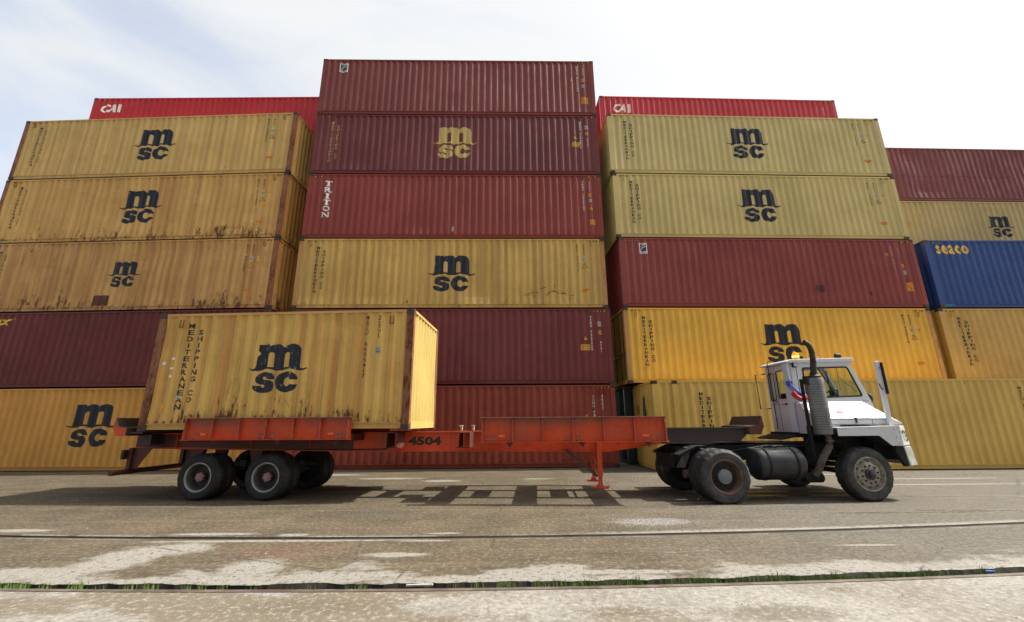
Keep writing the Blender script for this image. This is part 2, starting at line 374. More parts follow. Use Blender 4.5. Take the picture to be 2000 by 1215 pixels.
class Wall:
    """corrugated sheet with dents; run along x, height z"""
    def __init__(s, a, b, z0, z1, depth=0.044, dent=0.003, rows=8, seed=0):
        rnd = random.Random(seed); s.bp = corr(a, b); s.xs = [p[0] for p in s.bp]; s.z0, s.z1, s.rows = z0, z1, rows
        nb = len(s.bp); s.g = []
        blobs = [(rnd.uniform(a, b), rnd.uniform(z0, z1), rnd.uniform(.25, .9), rnd.uniform(-1, 1.8) * dent * 4.6) for _ in range(22)]
        for j in range(rows + 1):
            z = z0 + (z1 - z0) * j / rows; row = []
            for i, (x, d) in enumerate(s.bp):
                e = sum(h * math.exp(-(((x - bx) ** 2 + (z - bz) ** 2) / r ** 2)) for bx, bz, r, h in blobs) if 0 < j < rows else 0
                e += rnd.uniform(-1, 1) * dent * 0.8 if 0 < j < rows else 0
                row.append(d * depth + max(-0.004, e) if d == 0 else d * depth + e)
            s.g.append(row)
    def y(s, x, z):
        xs = s.xs
        if x <= xs[0]: i = 0
        elif x >= xs[-1]: i = len(xs) - 2
        else:
            i = 0
            while xs[i + 1] < x: i += 1
        u = (x - xs[i]) / (xs[i + 1] - xs[i]); u = min(1, max(0, u))
        t = (z - s.z0) / (s.z1 - s.z0) * s.rows; j = min(s.rows - 1, max(0, int(t))); w = min(1, max(0, t - j))
        g = s.g; return (g[j][i] * (1 - u) + g[j][i + 1] * u) * (1 - w) + (g[j + 1][i] * (1 - u) + g[j + 1][i + 1] * u) * w
    def mesh(s, P):
        m = MB(); rows = s.rows; G = []
        for j in range(rows + 1):
            z = s.z0 + (s.z1 - s.z0) * j / rows; G.append([m.bm.verts.new(P(x, s.g[j][i], z)) for i, x in enumerate(s.xs)])
        for j in range(rows):
            for i in range(len(s.xs) - 1): m._f([G[j][i], G[j][i + 1], G[j + 1][i + 1], G[j + 1][i]])
        return m
CASTM = simple('dark_rusty_casting', (.075, .036, .026), .7, var=.5, scale=9, rust=.4)
def casting(parent, x, y, z, sx, sy, sz, mat):
    """hollow-looking corner casting: block with dark oval holes on the outer faces"""
    m = MB(); w, d, h = 0.178, 0.162, 0.118
    m.box(min(x, x + sx * w), max(x, x + sx * w), min(y, y + sy * d), max(y, y + sy * d), min(z, z + sz * h), max(z, z + sz * h))
    m.mi = 1
    cx = x + sx * w / 2; cz = z + sz * h / 2; cy = y + sy * d / 2
    for k in (0, 1):
        pts = []
        for i in range(12):
            a = 2 * math.pi * i / 12
            if k == 0: pts.append(m.bm.verts.new((cx + 0.042 * math.cos(a), y - sy * 0.0015, cz + 0.028 * math.sin(a))))
            else: pts.append(m.bm.verts.new((x - sx * 0.0015, cy + 0.036 * math.cos(a), cz + 0.028 * math.sin(a))))
        m._f(pts)
    return m.build('corner_casting', [CASTM, M['steel_dark']], parent)
def container(label, X, Y, Z, psi, L=12.192, H=2.896, mat=None, postmat=None, railmat=None, marks=(), seed=1, dent=0.003, doors=None,
              group='shipping containers stacked in the yard', detail=True, mid=False, W=2.438, backwall=True):
    base = Vector((X, Y, Z)) + Matrix.Rotation(psi, 3, 'Z') @ Vector((L / 2, W / 2, 0))
    t = empty('shipping_container', base, psi, label, 'container', group)
    ox, oy = L / 2, W / 2; rnd = random.Random(seed)
    postmat = postmat or mat; railmat = railmat or mat
    zb, zt = 0.165, H - 0.07; ins = 0.012
    wall = Wall(0.175, L - 0.175, zb, zt, dent=dent, seed=seed)
    wall.mesh(lambda x, d, z: (x - ox, ins + d - oy, z)).build('side_wall', mat, t)
    if backwall:
        wb = Wall(0.175, L - 0.175, zb, zt, rows=1, dent=0); wb.mesh(lambda x, d, z: (x - ox, W - ins - d - oy, z)).build('side_wall', mat, t)
    for side in ('left', 'right'):
        sx = 1 if side == 'left' else -1; xe = 0 if side == 'left' else L
        if doors == side:
            for k in (0, 1):
                m = MB(); y0 = 0.09 + k * 1.135; y1 = y0 + 1.12
                for j in range(5):
                    za = 0.19 + j * (H - 0.36) / 5; zb2 = za + (H - 0.36) / 5 - 0.05
                    m.box(min(xe + sx * .045, xe + sx * .07), max(xe + sx * .045, xe + sx * .07), y0 + .05 - oy, y1 - .05 - oy, za, zb2)
                m.box(min(xe + sx * .05, xe + sx * .09), max(xe + sx * .05, xe + sx * .09), y0 - oy, y1 - oy, .17, H - .11)
                for v in m.bm.verts: v.co.x -= ox
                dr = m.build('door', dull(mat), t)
                for yy in (y0 + .25, y0 + .72):
                    m = MB(); m.tube([(xe + sx * .01 - ox, yy - oy, .12), (xe + sx * .01 - ox, yy - oy, H - .06)], .022, 8); m.build('lock_rod', M['door_green'], dr)
                    m = MB(); m.box(min(xe - ox, xe - ox + sx * .03), max(xe - ox, xe - ox + sx * .03), yy - .3 - oy, yy - oy, 1.12, 1.16); m.build('door_handle', M['door_green'], dr)
        else:
            we = Wall(0.13, W - 0.13, zb, zt, depth=0.05, dent=min(dent * .4, .0015), rows=5, seed=seed + (3 if sx > 0 else 9))
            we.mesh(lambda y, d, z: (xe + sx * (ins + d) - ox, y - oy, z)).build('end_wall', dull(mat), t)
        # end frame sills
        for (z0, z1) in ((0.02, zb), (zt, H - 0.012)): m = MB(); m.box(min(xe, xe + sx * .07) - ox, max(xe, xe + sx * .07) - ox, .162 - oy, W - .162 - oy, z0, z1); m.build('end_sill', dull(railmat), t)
        for y, sy in ((0, 1), (W, -1)):
            m = MB(); m.box(min(xe + sx * .003, xe + sx * .172) - ox, max(xe + sx * .003, xe + sx * .172) - ox, min(y + sy * .003, y + sy * .13) - oy, max(y + sy * .003, y + sy * .13) - oy, 0.118, H - 0.118)
            m.build('corner_post', postmat, t)
            if detail or sy > 0:
                casting(t, xe - ox, y - oy, 0, sx, sy, 1, postmat); casting(t, xe - ox, y - oy, H, sx, sy, -1, postmat)
    for y, sy in ((0, 1), (W, -1)):
        m = MB(); m.box(.178 - ox, L - .178 - ox, min(y + sy * .006, y + sy * .066) - oy, max(y + sy * .006, y + sy * .066) - oy, zt, H - .012); m.build('top_rail', railmat, t)
        m = MB(); m.box(.178 - ox, L - .178 - ox, min(y + sy * .036, y + sy * .08) - oy, max(y + sy * .036, y + sy * .08) - oy, .03, zb)
        m.box(.178 - ox, L - .178 - ox, min(y + sy * .006, y + sy * .036) - oy, max(y + sy * .006, y + sy * .036) - oy, zb - .022, zb - .004); m.build('bottom_rail', railmat, t)
    if mid:
        for xx in (0.762, L - 0.762):
            for z, sz in ((0, 1), (H, -1)): casting(t, xx - ox - .089, -oy - .001, z, 1, 1, sz, postmat)
            m = MB(); m.box(xx - .085 - ox, xx + .085 - ox, -.0 - oy, .05 - oy, .118, H - .118); m.build('corner_post', postmat, t)
    m = MB(); m.box(.07 - ox, L - .07 - ox, .066 - oy, W - .066 - oy, H - .055, H - .03); m.build('roof', mat, t)
    m = MB(); m.box(.07 - ox, L - .07 - ox, .07 - oy, W - .07 - oy, .10, .15); m.build('underframe', M['floor_wood'], t)
    yf = lambda x, z: ins + (wall.y(x, z) if .175 <= x <= L - .175 and z >= zb - .01 else (-.01 if not .175 <= x <= L - .175 else .01))
    def put(fl, name, mt, lift=.004): return fl.to(name, mt, t, yf, wall.xs, (ox, oy), lift)
    def lines(txts, x0, x1, z0, z1, bold=.01):
        fl = Flat(); n = len(txts); h = (z1 - z0) / n
        for i, q in enumerate(txts): fl.fit(q, x0, x1, z1 - (i + 1) * h + h * .18, z1 - i * h - h * .18, bold)
        return fl
    mid_x = L / 2
    for mk in marks:
        k = mk[0]; a = mk[1:]
        if k == 'emblem': put(emblem(Flat(), a[0], a[1], a[2] if len(a) > 2 else 1.86), 'emblem', M[a[3]] if len(a) > 3 else M['navy'])
        elif k == 'words':
            x, mt = a[0], M[a[1]]; z1, z0 = a[2], a[3]
            put(Flat().stack('MEDITERRANEAN', x, z1, z0, .125 * (a[4] if len(a) > 4 else 1), .78, .028), 'lettering', mt)
            put(Flat().stack('SHIPPING CO', x + .25, z1 - .155, z0 + .15, .125 * (a[4] if len(a) > 4 else 1), .78, .028), 'lettering', mt)
        elif k == 'num': put(Flat().stack(a[0], a[1], a[2], a[3], a[4], .78, .01), 'serial_number', M[a[5]])
        elif k == 'text':  # string, x0,x1,z0,z1, mat, bold, shear
            put(Flat().fit(*a[:5], a[6], a[7]), 'lettering', M[a[5]])
        elif k == 'vtext':
            fl = Flat().stack(a[0], a[1], a[2], a[3], a[4], .84, .03); n_ = len(a[0]); p_ = (a[2] - a[3]) / (n_ - 1 + .84); h_ = p_ * .84; w_ = a[4]
            for i, ch in enumerate(a[0]):
                zt_ = a[2] - i * p_; zb_ = zt_ - h_; b_ = .03; x_ = a[1]
                bars = {'T': [(x_ - w_ * .28, x_ + w_ * .28, zb_, zb_ + b_), (x_ - w_ / 2, x_ - w_ / 2 + b_, zt_ - .085, zt_), (x_ + w_ / 2 - b_, x_ + w_ / 2, zt_ - .085, zt_)], 'R': [(x_ - w_ * .58, x_ - w_ * .18, zb_, zb_ + b_), (x_ + w_ * .25, x_ + w_ * .62, zb_, zb_ + b_), (x_ - w_ * .58, x_ - w_ * .3, zt_ - b_, zt_)],
                        'I': [(x_ - w_ * .3, x_ + w_ * .3, zb_, zb_ + b_), (x_ - w_ * .3, x_ + w_ * .3, zt_ - b_, zt_)], 'N': [(x_ - w_ * .62, x_ - w_ * .2, zb_, zb_ + b_), (x_ + w_ * .2, x_ + w_ * .62, zt_ - b_, zt_), (x_ - w_ * .62, x_ - w_ * .3, zt_ - b_, zt_)]}.get(ch, [])
                for q in bars: fl.poly([(q[0], q[2]), (q[1], q[2]), (q[1], q[3]), (q[0], q[3])])
            put(fl, 'lettering', M[a[5]])
        elif k == 'tri':
            x, z, s = a; r = s / 2
            put(Flat().poly([(x - r, z - r * .87), (x + r, z - r * .87), (x, z + r * .87)]), 'warning_triangle', M['black_ink'])
            put(Flat().poly([(x - r * .74, z - r * .72), (x + r * .74, z - r * .72), (x, z + r * .56)]), 'warning_triangle_face', M['warn'], .006)
            put(Flat().poly([(x - .02, z - r * .4), (x + .03, z - r * .4), (x + .01, z + r * .1)]), 'lightning_symbol', M['black_ink'], .008)
        elif k == 'tag':
            x, z, w, h, mt, tx = a
            put(Flat().poly([(x - w / 2, z - h / 2), (x + w / 2, z - h / 2), (x + w / 2, z + h / 2), (x - w / 2, z + h / 2)]), 'warning_sticker', M[mt])
            if tx: put(lines(tx, x - w * .42, x + w * .42, z - h * .42, z + h * .42), 'sticker_lettering', M['black_ink'] if mt != 'black_ink' else M['white_ink'], .007)
        elif k == 'hatch':
            for xs in (.24, L - .24 - .42):
                fl = Flat(); flk = Flat()
                for i in range(7):
                    x = xs + i * .065; (fl if i % 2 == 0 else flk).poly([(x, zt - .062), (x + .04, zt - .062), (x + .085, zt - .012), (x + .045, zt - .012)])
                put(fl, 'hazard_stripe', M['warn'], .006); put(flk, 'hazard_stripe', M['black_ink'], .006)
        elif k == 'loops':
            for x in a:
                m = MB(); yy = -.004 - oy
                for (p, q, r, s2) in ((x, x + .018, 2.55, 2.74), (x + .08, x + .098, 2.55, 2.74), (x, x + .098, 2.55, 2.57)): m.box(p - ox, q - ox, yy - .006, yy + .012, r + (H - 2.896), s2 + (H - 2.896))
                m.build('lashing_ring', postmat, t)
        elif k == 'square':
            x0, x1, z0, z1 = a; w = x1 - x0; h = z1 - z0; e = .035
            put(Flat().poly([(x0, z0), (x1, z0), (x1, z1), (x0, z1)]), 'emblem_plate', M['white_ink'])
            put(Flat().poly([(x0 + e, z0 + .09), (x1 - e, z0 + .09), (x1 - e, z1 - e), (x0 + e, z1 - e)]), 'emblem_ground', M['sky_blue_square'], .007)
            q = lambda pts: [(x0 + w * p, z0 + h * r) for p, r in pts]
            put(Flat().poly(q([(.2, .27), (.26, .27), (.34, .45), (.5, .56), (.8, .62), (.84, .72), (.55, .68), (.38, .6), (.26, .45)])), 'emblem_swoosh', M['lime'], .010)
            put(Flat().poly(q([(.3, .62), (.4, .74), (.6, .8), (.82, .82), (.9, .9), (.62, .9), (.42, .84), (.33, .74)])), 'emblem_swoosh', M['lime'], .010)
            put(Flat().fit('FLORENS', x0 + w * .12, x0 + w * .88, z0 + .02, z0 + .075, .02), 'lettering', M['black_ink'], .007)
        elif k == 'scar':
            fl = Flat()
            for (xa, za, xb, zb_, w_) in a[0]: d = Vector((xb - xa, zb_ - za)).normalized(); nx, nz_ = -d.y * w_, d.x * w_; fl.poly([(xa + nx * .3, za + nz_ * .3), (xb + nx, zb_ + nz_), (xb - nx, zb_ - nz_), (xa - nx * .3, za - nz_ * .3)])
            put(fl, 'rust_scar', a[1])
        elif k == 'endnum':
            for name_, txt, y0_, y1_, z0_, z1_, mt_ in (('lettering', a[0], a[1], a[2], a[3], a[4], M['black_ink']),):
                vs, fs = glyphs(txt, .05); xs_ = [p[0] for p in vs]; zs_ = [p[1] for p in vs]; bm = bmesh.new()
                V = [bm.verts.new((.006 - ox, y1_ - (p[0] - min(xs_)) / (max(xs_) - min(xs_)) * (y1_ - y0_) - oy, z0_ + (p[1] - min(zs_)) / (max(zs_) - min(zs_)) * (z1_ - z0_))) for p in vs]
                for f in fs: bm.faces.new([V[i] for i in f])
                me = bpy.data.meshes.new(name_); bm.to_mesh(me); bm.free(); me.materials.append(mt_); o_ = bpy.data.objects.new(name_, me); C.objects.link(o_); o_.parent = t
            m = MB(); m.box(.002 - ox, .006 - ox, 1.75 - oy, 1.98 - oy, 1.85, 2.15); m.build('warning_sticker', M['orange_sticker'], t)
        elif k == 'patch':
            x0, x1, z0, z1, mt = a; put(Flat().poly([(x0, z0), (x1, z0), (x1, z1), (x0, z1)]), 'repair_patch', mt, .005)
    return t
HC = 2.896 + 0.02684
ST = {'C': (-8.40503, 15.78652, 0.018716), 'L': (-21.38816, 16.1193, -0.036371), 'R': (4.25684, 15.90389, 0.035159), 'B': (16.93956, 16.38124, 0.018716),
      'CL': (-20.92, 18.0735, 0.0), 'CR': (4.46462, 18.15835, 0.034569), 'F': (4.6791, 14.51504, 0.0042264), 'T': (-8.26481, 9.73589, -0.054964)}
_ar = random.Random(77)
def at(s, lv, dx=0.0, dy=0.0):
    if lv > 1 and s != 'F': dx += _ar.uniform(-.018, .018); dy += _ar.uniform(-.014, .014)
    X, Y, ps = ST[s]; v = Matrix.Rotation(ps, 3, 'Z') @ Vector((dx, dy, 0)); return (X + v.x, Y + v.y, (lv - 1) * HC, ps)
# paint colours (base reflectance)
def P(n, col, seed, **k): return paint(n, col, seed, **k)
YEL_OLD = (0.50, 0.335, 0.115); YEL_NEW = (0.46, 0.355, 0.14); YEL_DEEP = (0.50, 0.27, 0.04)
MAR1 = (0.155, 0.030, 0.034); MAR2 = (0.115, 0.023, 0.032); RED1 = (0.20, 0.034, 0.028)
WARM = (0.42, 0.20, 0.05)
m_L5 = P('weathered_ochre_paint', YEL_OLD, 1, rust=.30, streak=.6, dirt=.5, bottom=.7, warm=(.42, .28, .10))
m_L4 = P('rust_spotted_ochre_paint', (0.48, 0.30, 0.095), 2, rust=.5, streak=.6, dirt=.5, bottom=1.0, warm=(.42, .20, .06), patch=1)
m_L3 = P('stained_ochre_paint', (0.44, 0.26, 0.085), 3, rust=.58, streak=.8, dirt=.7, bottom=.9, warm=(.36, .17, .06), patch=1)
m_L2 = P('dark_maroon_paint', (0.105, 0.018, 0.015), 4, rust=.02, streak=.25, dirt=.3, bottom=.1)
m_L1 = P('orange_ochre_paint', (0.48, 0.24, 0.05), 5, rust=.12, streak=.3, dirt=.3, bottom=.4)
m_C6 = P('plum_maroon_paint', (0.175, 0.036, 0.030), 6, rust=.05, streak=.35, dirt=.3, bottom=.1, rough=.38)
m_C5 = P('deep_plum_paint', (0.125, 0.024, 0.024), 7, rust=.05, streak=.35, dirt=.3, bottom=.1, rough=.38)
m_C4 = P('brick_red_paint', (0.20, 0.032, 0.021), 8, rust=.1, streak=.45, dirt=.4, bottom=.2, rough=.38)
m_C3 = P('dented_ochre_paint', (0.46, 0.31, 0.09), 9, rust=.30, streak=.6, dirt=.45, bottom=.8, warm=(.38, .24, .08))
m_C2 = P('wine_red_paint', (0.135, 0.019, 0.016), 10, rust=.05, streak=.35, dirt=.35, bottom=.2, rough=.38)
m_C1 = P('faded_red_paint', (0.23, 0.046, 0.028), 11, rust=.35, streak=.5, dirt=.5, bottom=.8)
m_R5 = P('pale_khaki_paint', (0.46, 0.37, 0.155), 12, rust=.08, streak=.35, dirt=.25, bottom=.2, rough=.38)
m_R4 = P('clean_khaki_paint', (0.46, 0.365, 0.145), 13, rust=.10, streak=.35, dirt=.25, bottom=.2, rough=.38)
m_R3 = P('crimson_maroon_paint', (0.19, 0.034, 0.028), 14, rust=.06, streak=.4, dirt=.4, bottom=.1, rough=.38)
m_R2 = P('golden_yellow_paint', (0.56, 0.33, 0.045), 15, rust=.22, streak=.45, dirt=.3, bottom=.3, rough=.38)
m_B3 = P('royal_blue_paint', (0.022, 0.055, 0.19), 16, rust=.05, streak=.5, dirt=.3, bottom=.2, rough=.38)
m_B2 = P('sand_yellow_paint', (0.43, 0.27, 0.075), 17, rust=.1, streak=.4, dirt=.3, bottom=.2, rough=.38)
m_F = P('khaki_gold_paint', (0.52, 0.34, 0.08), 18, rust=.10, streak=.5, dirt=.35, bottom=.2, rough=.38)
m_CL = P('bright_red_paint', (0.36, 0.016, 0.022), 19, rust=.02, streak=.35, dirt=.2, bottom=.1, rough=.38)
m_CR = P('rose_red_paint', (0.36, 0.026, 0.040), 20, rust=.02, streak=.35, dirt=.2, bottom=.1, rough=.38)
m_BR5 = P('dusty_maroon_paint', (0.18, 0.048, 0.044), 21, rust=.2, streak=.4, dirt=.5, bottom=.6, rough=.38)
m_BR4 = P('dusty_khaki_paint', (0.40, 0.295, 0.12), 22, rust=.2, streak=.4, dirt=.4, bottom=.3)
m_T = P('battered_yellow_paint', (0.50, 0.32, 0.085), 23, rust=.55, streak=.7, dirt=.55, bottom=1.0, warm=(.46, .20, .05), patch=1)
m_post = P('rusty_post_paint', (0.22, 0.085, 0.04), 31, rust=1.2, streak=.8, dirt=.6, bottom=.3)
m_post2 = P('rusty_ochre_post_paint', (0.38, 0.2, 0.07), 32, rust=.8, streak=.8, dirt=.6, bottom=.3)
m_postT = P('flaking_post_paint', (0.20, 0.085, 0.04), 33, rust=1.25, streak=.8, dirt=.6, bottom=.3)
m_railY = P('ochre_rail_paint', (0.44, 0.26, 0.08), 34, rust=.35, streak=.2, dirt=.5, bottom=0)
def std(numx, mt, code='45G1', num='MSCU 5283309', tri=True, z=2.62):
    o = [('num', num, numx, z, 1.32, .055, mt), ('num', code, numx + .26, z, z - .45, .055, mt)]
    return o
Y_MARK = lambda num, x0=11.15: [('words', .77, 'black_ink', 2.55, .63), ('loops', .42, 11.62), ('hatch',), ('num', num, x0, 2.64, 1.5, .06, 'black_ink'), ('num', '45G1', x0 + .26, 2.64, 2.2, .06, 'black_ink'),
    ('tag', x0 + .27, 2.02, .12, .17, 'grey_sticker', ['C']), ('tag', x0 + .52, 2.02, .12, .17, 'warn', ['2.9']), ('tri', x0 + .27, 1.74, .24), ('tag', x0 + .28, .72, .34, .13, 'orange_sticker', ['SUPER', 'HEAVY'])]
R_MARK = lambda num: [('hatch',), ('num', num, 11.42, 2.58, 1.25, .055, 'white_ink'), ('tag', 11.52 - .09, 2.72, .08, .16, 'floor_wood', None)]
SCUFF = ink('dark_scuff', (.06, .022, .022), .9, (.17, .04, .04))
RSC = ink('rust_scar_paint', (.08, .028, .014), .5, (.30, .16, .06))
# ---- left stack
container('weathered ochre container with bold black emblem, topmost of the leftmost stack', *at('L', 5), mat=m_L5, postmat=m_post, seed=1, dent=.004,
          marks=Y_MARK('MSCU 8283330', 10.95) + [('emblem', 6.1, 1.52)])
container('rust spotted ochre container with big black emblem, second from top of leftmost stack', *at('L', 4, -.03), mat=m_L4, postmat=m_post, seed=2, dent=.006,
          marks=Y_MARK('MSCU 9711482', 10.95) + [('emblem', 6.1, 1.52)])
container('rust stained ochre container with small worn emblem and brown repair patch', *at('L', 3, -.03), mat=m_L3, postmat=m_post, seed=3, dent=.006,
          marks=Y_MARK('MSCU 8575509', 10.95) + [('emblem', 6.13, 1.48, 1.3, 'navy_worn'), ('patch', 5.1, 5.75, .2, .62, simple('brown_patch', (0.10, 0.03, 0.02), .7))])
container('dark maroon container with yellow italic letters ending in ax at the left edge', *at('L', 2), mat=m_L2, seed=4, marks=[('text', 'max', .85, 2.04, 2.40, 2.64, 'yellow_ink', .04, .3), ('text', '\u00ae', 2.09, 2.19, 2.60, 2.70, 'yellow_ink', 0, 0)])
container('orange ochre container with black emblem on the ground behind the rear end of the trailer', *at('L', 1), mat=m_L1, seed=5, marks=[('emblem', 6.2, 1.56)])
# ---- centre stack
container('plum maroon container at the very top of the tallest stack, small blue square badge', *at('C', 6), mat=m_C6, seed=6,
          marks=R_MARK('FSCU 8106240') + [('square', .76, 1.12, 2.2, 2.66), ('tri', 11.18, 1.9, .2), ('num', '45G1', 11.7, 2.5, 2.1, .05, 'white_ink'), ('tag', 11.68, 1.86, .14, .17, 'orange_sticker', ['2.9']), ('tag', 11.68, 1.55, .12, .16, 'grey_sticker', ['C']), ('tag', 11.73, .79, .3, .34, 'orange_sticker', ['9 6', 'HIGH', 'CUBE'])])
container('deep plum container with gold emblem and gold words high in the tallest stack', *at('C', 5), mat=m_C5, seed=7,
          marks=R_MARK('MEDU 7298816') + [('words', .72, 'gold_ink', 2.52, .55), ('emblem', 6.0, 1.53, 1.88, 'gold_ink'), ('tri', 11.2, 1.82, .22), ('tag', 11.22, 1.46, .34, .22, 'warn', ['CAUTION', 'HIGH']), ('tag', 11.7, 2.3, .14, .18, 'grey_sticker', ['C']), ('tag', 11.7, 1.98, .12, .15, 'orange_sticker', ['2']), ('num', '45G1', 11.72, 1.75, 1.3, .05, 'white_ink')])
container('brick red container with a large white vertical word in the tallest stack', *at('C', 4), mat=m_C4, seed=8,
          marks=R_MARK('TRHU 1520752') + [('vtext', 'TRITON', .84, 2.58, .92, .3, 'white_ink'), ('num', '45G1', 11.7, 2.55, 2.1, .05, 'white_ink'), ('tag', 11.7, 1.95, .12, .16, 'orange_sticker', ['2']), ('tag', 11.72, 1.7, .13, .14, 'grey_sticker', ['C']), ('tri', 11.74, 1.36, .22), ('tag', 11.76, .72, .22, .22, 'orange_sticker', ['96', 'HC']),
          ('patch', 6.0, 6.09, .30, .50, M['grey_sticker'])])
container('dented ochre container with black emblem in the middle of the tallest stack', *at('C', 3, -.04), mat=m_C3, postmat=m_post2, seed=9, dent=.008,
          marks=Y_MARK('MEDU 8524916', 11.1) + [('emblem', 6.08, 1.43), ('scar', [(8.9, .52, 9.15, .58, .012), (9.15, .58, 9.32, .66, .018), (9.32, .66, 9.5, .62, .014), (9.55, .78, 9.78, .84, .02), (9.8, .5, 9.95, .66, .02), (9.95, .66, 10.15, .70, .028), (10.15, .70, 10.3, .58, .02), (10.3, .58, 10.55, .60, .016), (10.12, .72, 10.16, .98, .012), (10.3, .72, 10.6, .55, .014), (10.62, .55, 10.9, .5, .012), (10.7, .5, 10.72, .3, .01)], RSC)])
container('wine red container with orange caution sticker and white serial number, right of the trailer load', *at('C', 2, .01), mat=m_C2, seed=10,
          marks=R_MARK('TCNU 7269025') + [('tri', 11.2, 1.74, .2), ('tag', 11.18, 1.38, .36, .22, 'warn', ['CAUTION', '9 6 HIGH']), ('tag', 11.75, 2.28, .14, .18, 'grey_sticker', ['C']), ('tag', 11.76, 1.95, .12, .15, 'orange_sticker', ['2']), ('num', '45G1', 11.77, 1.62, 1.18, .05, 'white_ink')])
container('faded brick red container on the ground behind the orange trailer deck', *at('C', 1), mat=m_C1, seed=11, dent=.007,
          marks=[('hatch',), ('num', 'TCNU 7301568', 11.38, 2.5, 1.2, .075, 'white_ink'), ('num', '45G1', 11.72, 2.55, 2.0, .075, 'white_ink'), ('tri', 11.1, 1.8, .22)])
# ---- right stack
container('pale khaki container on top of the stack right of the tallest one, navy emblem', *at('R', 5, -.05), mat=m_R5, seed=12, marks=Y_MARK('MEDU 7318245', 11.0) + [('emblem', 6.1, 1.53)])
container('clean khaki container with navy emblem, sandwiched between a khaki one and a crimson one', *at('R', 4), mat=m_R4, seed=13, marks=Y_MARK('MEDU 7602157', 11.0) + [('emblem', 6.12, 1.48)])
container('crimson maroon container with blue square badge and dark scuff, below two khaki containers', *at('R', 3, .06), mat=m_R3, seed=14,
          marks=R_MARK('FSCU 9384612')[:1] + [('num', 'FSCU 9384612', 11.2, 2.58, 1.25, .06, 'white_ink'), ('square', .8, 1.12, 2.22, 2.66), ('tri', 11.0, 2.28, .2), ('num', '45G1', 11.5, 2.55, 2.1, .05, 'white_ink'), ('tag', 11.55, 1.75, .12, .17, 'orange_sticker', ['2']), ('patch', 7.75, 8.1, .62, .92, SCUFF), ('patch', 9.9, 10.02, .5, .66, SCUFF), ('tag', 11.57, 1.47, .12, .17, 'grey_sticker', ['C']), ('tag', 11.62, .86, .28, .34, 'orange_sticker', ['9 6', 'HIGH', 'CUBE'])])
container('golden yellow container with black emblem partly hidden behind the truck roof', *at('R', 2, .03), mat=m_R2, postmat=m_post2, seed=15, doors='left', marks=Y_MARK('MSCU 9048118', 11.05) + [('emblem', 6.13, 1.5)])
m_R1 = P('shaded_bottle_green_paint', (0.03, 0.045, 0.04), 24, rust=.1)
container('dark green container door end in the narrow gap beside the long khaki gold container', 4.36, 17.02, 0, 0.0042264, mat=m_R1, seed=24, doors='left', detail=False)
# ---- far right stack
container('royal blue container with orange yellow word at the right edge', *at('B', 3, .08), mat=m_B3, seed=16,
          marks=[('text', 'seaco', .44, 1.84, 2.28, 2.68, 'yellow_ink', .022, 0), ('text', 'MSC', .2, .62, .07, .14, 'cyan_chalk', 0.0, .2), ('hatch',)])
container('sand yellow container under the royal blue one at the right edge', *at('B', 2, -.07), mat=m_B2, seed=17, marks=Y_MARK('MSCU 7422096')[:3] + [('emblem', 6.1, 1.5)])
container('long khaki gold container on the ground behind the white truck', *at('F', 1), L=13.716, mat=m_F, seed=18, mid=True,
          marks=[('endnum', '6', .88, 1.28, 1.55, 2.5), ('words', 1.61, 'black_ink', 2.5, .62, 1.08), ('num', 'MSCU 5240922', 12.35, 2.62, 1.25, .08, 'black_ink'), ('num', 'L5G1', 12.75, 2.62, 2.1, .06, 'black_ink'), ('loops', 1.18, 12.95), ('tri', 12.95, 1.75, .34)])
# ---- rear row
container('bright red container with white letters peeking above the leftmost stack', *at('CL', 6), mat=m_CL, seed=19, detail=False,
          marks=[('hatch',), ('text', 'CA', .45, 1.18, 2.06, 2.52, 'white_ink', .035, .35), ('text', 'I', 1.3, 1.42, 2.06, 2.52, 'white_ink', .05, 0), ('num', 'CAIU 8703875', 11.6, 2.5, 1.0, .06, 'white_ink')])
container('rose red container with white letters showing above the topmost khaki one', *at('CR', 6), mat=m_CR, seed=20, detail=False,
          marks=[('hatch',), ('text', 'CA', .68, 1.3, 1.96, 2.46, 'white_ink', .035, .35), ('text', 'I', 1.42, 1.56, 1.96, 2.46, 'white_ink', .05, 0), ('num', 'CAIU 9214063', 11.2, 2.5, 1.0, .06, 'white_ink'), ('num', '45G1', 11.55, 2.5, 2.0, .05, 'white_ink')])
container('dusty maroon container at the top right edge, behind the khaki stack', *at('R', 5, 13.3, 2.0), mat=m_BR5, seed=21, detail=False, dent=.008, marks=[('scar', [(x_ * .28 + 1.2, 1.32 + .05 * math.sin(x_ * 1.7), x_ * .28 + 1.38, 1.30 + .05 * math.sin(x_ * 2.3), .022) for x_ in range(22)], SCUFF)])
container('dusty khaki container behind the royal blue one with a small worn emblem', *at('R', 4, 13.3, 2.0), mat=m_BR4, seed=22, detail=False, marks=[('emblem', 5.7, 1.60, 1.33, 'navy_worn')])

m_sup = [P('plain_red_paint', (.19, .035, .03), 51), P('plain_ochre_paint', (.45, .3, .09), 52)]
for st_, lvs, dx_, dy_ in (('CL', (1, 2, 3, 4, 5), 0, .02), ('CR', (1, 2, 3, 4, 5), 0, .27), ('R', (1, 2, 3), 13.3, 2.60)):  # unseen supports for the top containers, added also to keep stack gaps dark
    for lv in lvs:
        if st_ == 'CR' and lv == 1: continue
        w_ = {'CL': 'left', 'CR': 'middle', 'R': 'right'}[st_]
        container('unseen %s rear row container on tier %d behind the %s stack' % (('red', 'ochre')[lv % 2], lv, w_), *at(st_, lv, dx_, dy_), mat=m_sup[lv % 2], seed=60 + lv, detail=False, group='unseen containers of the rear row')
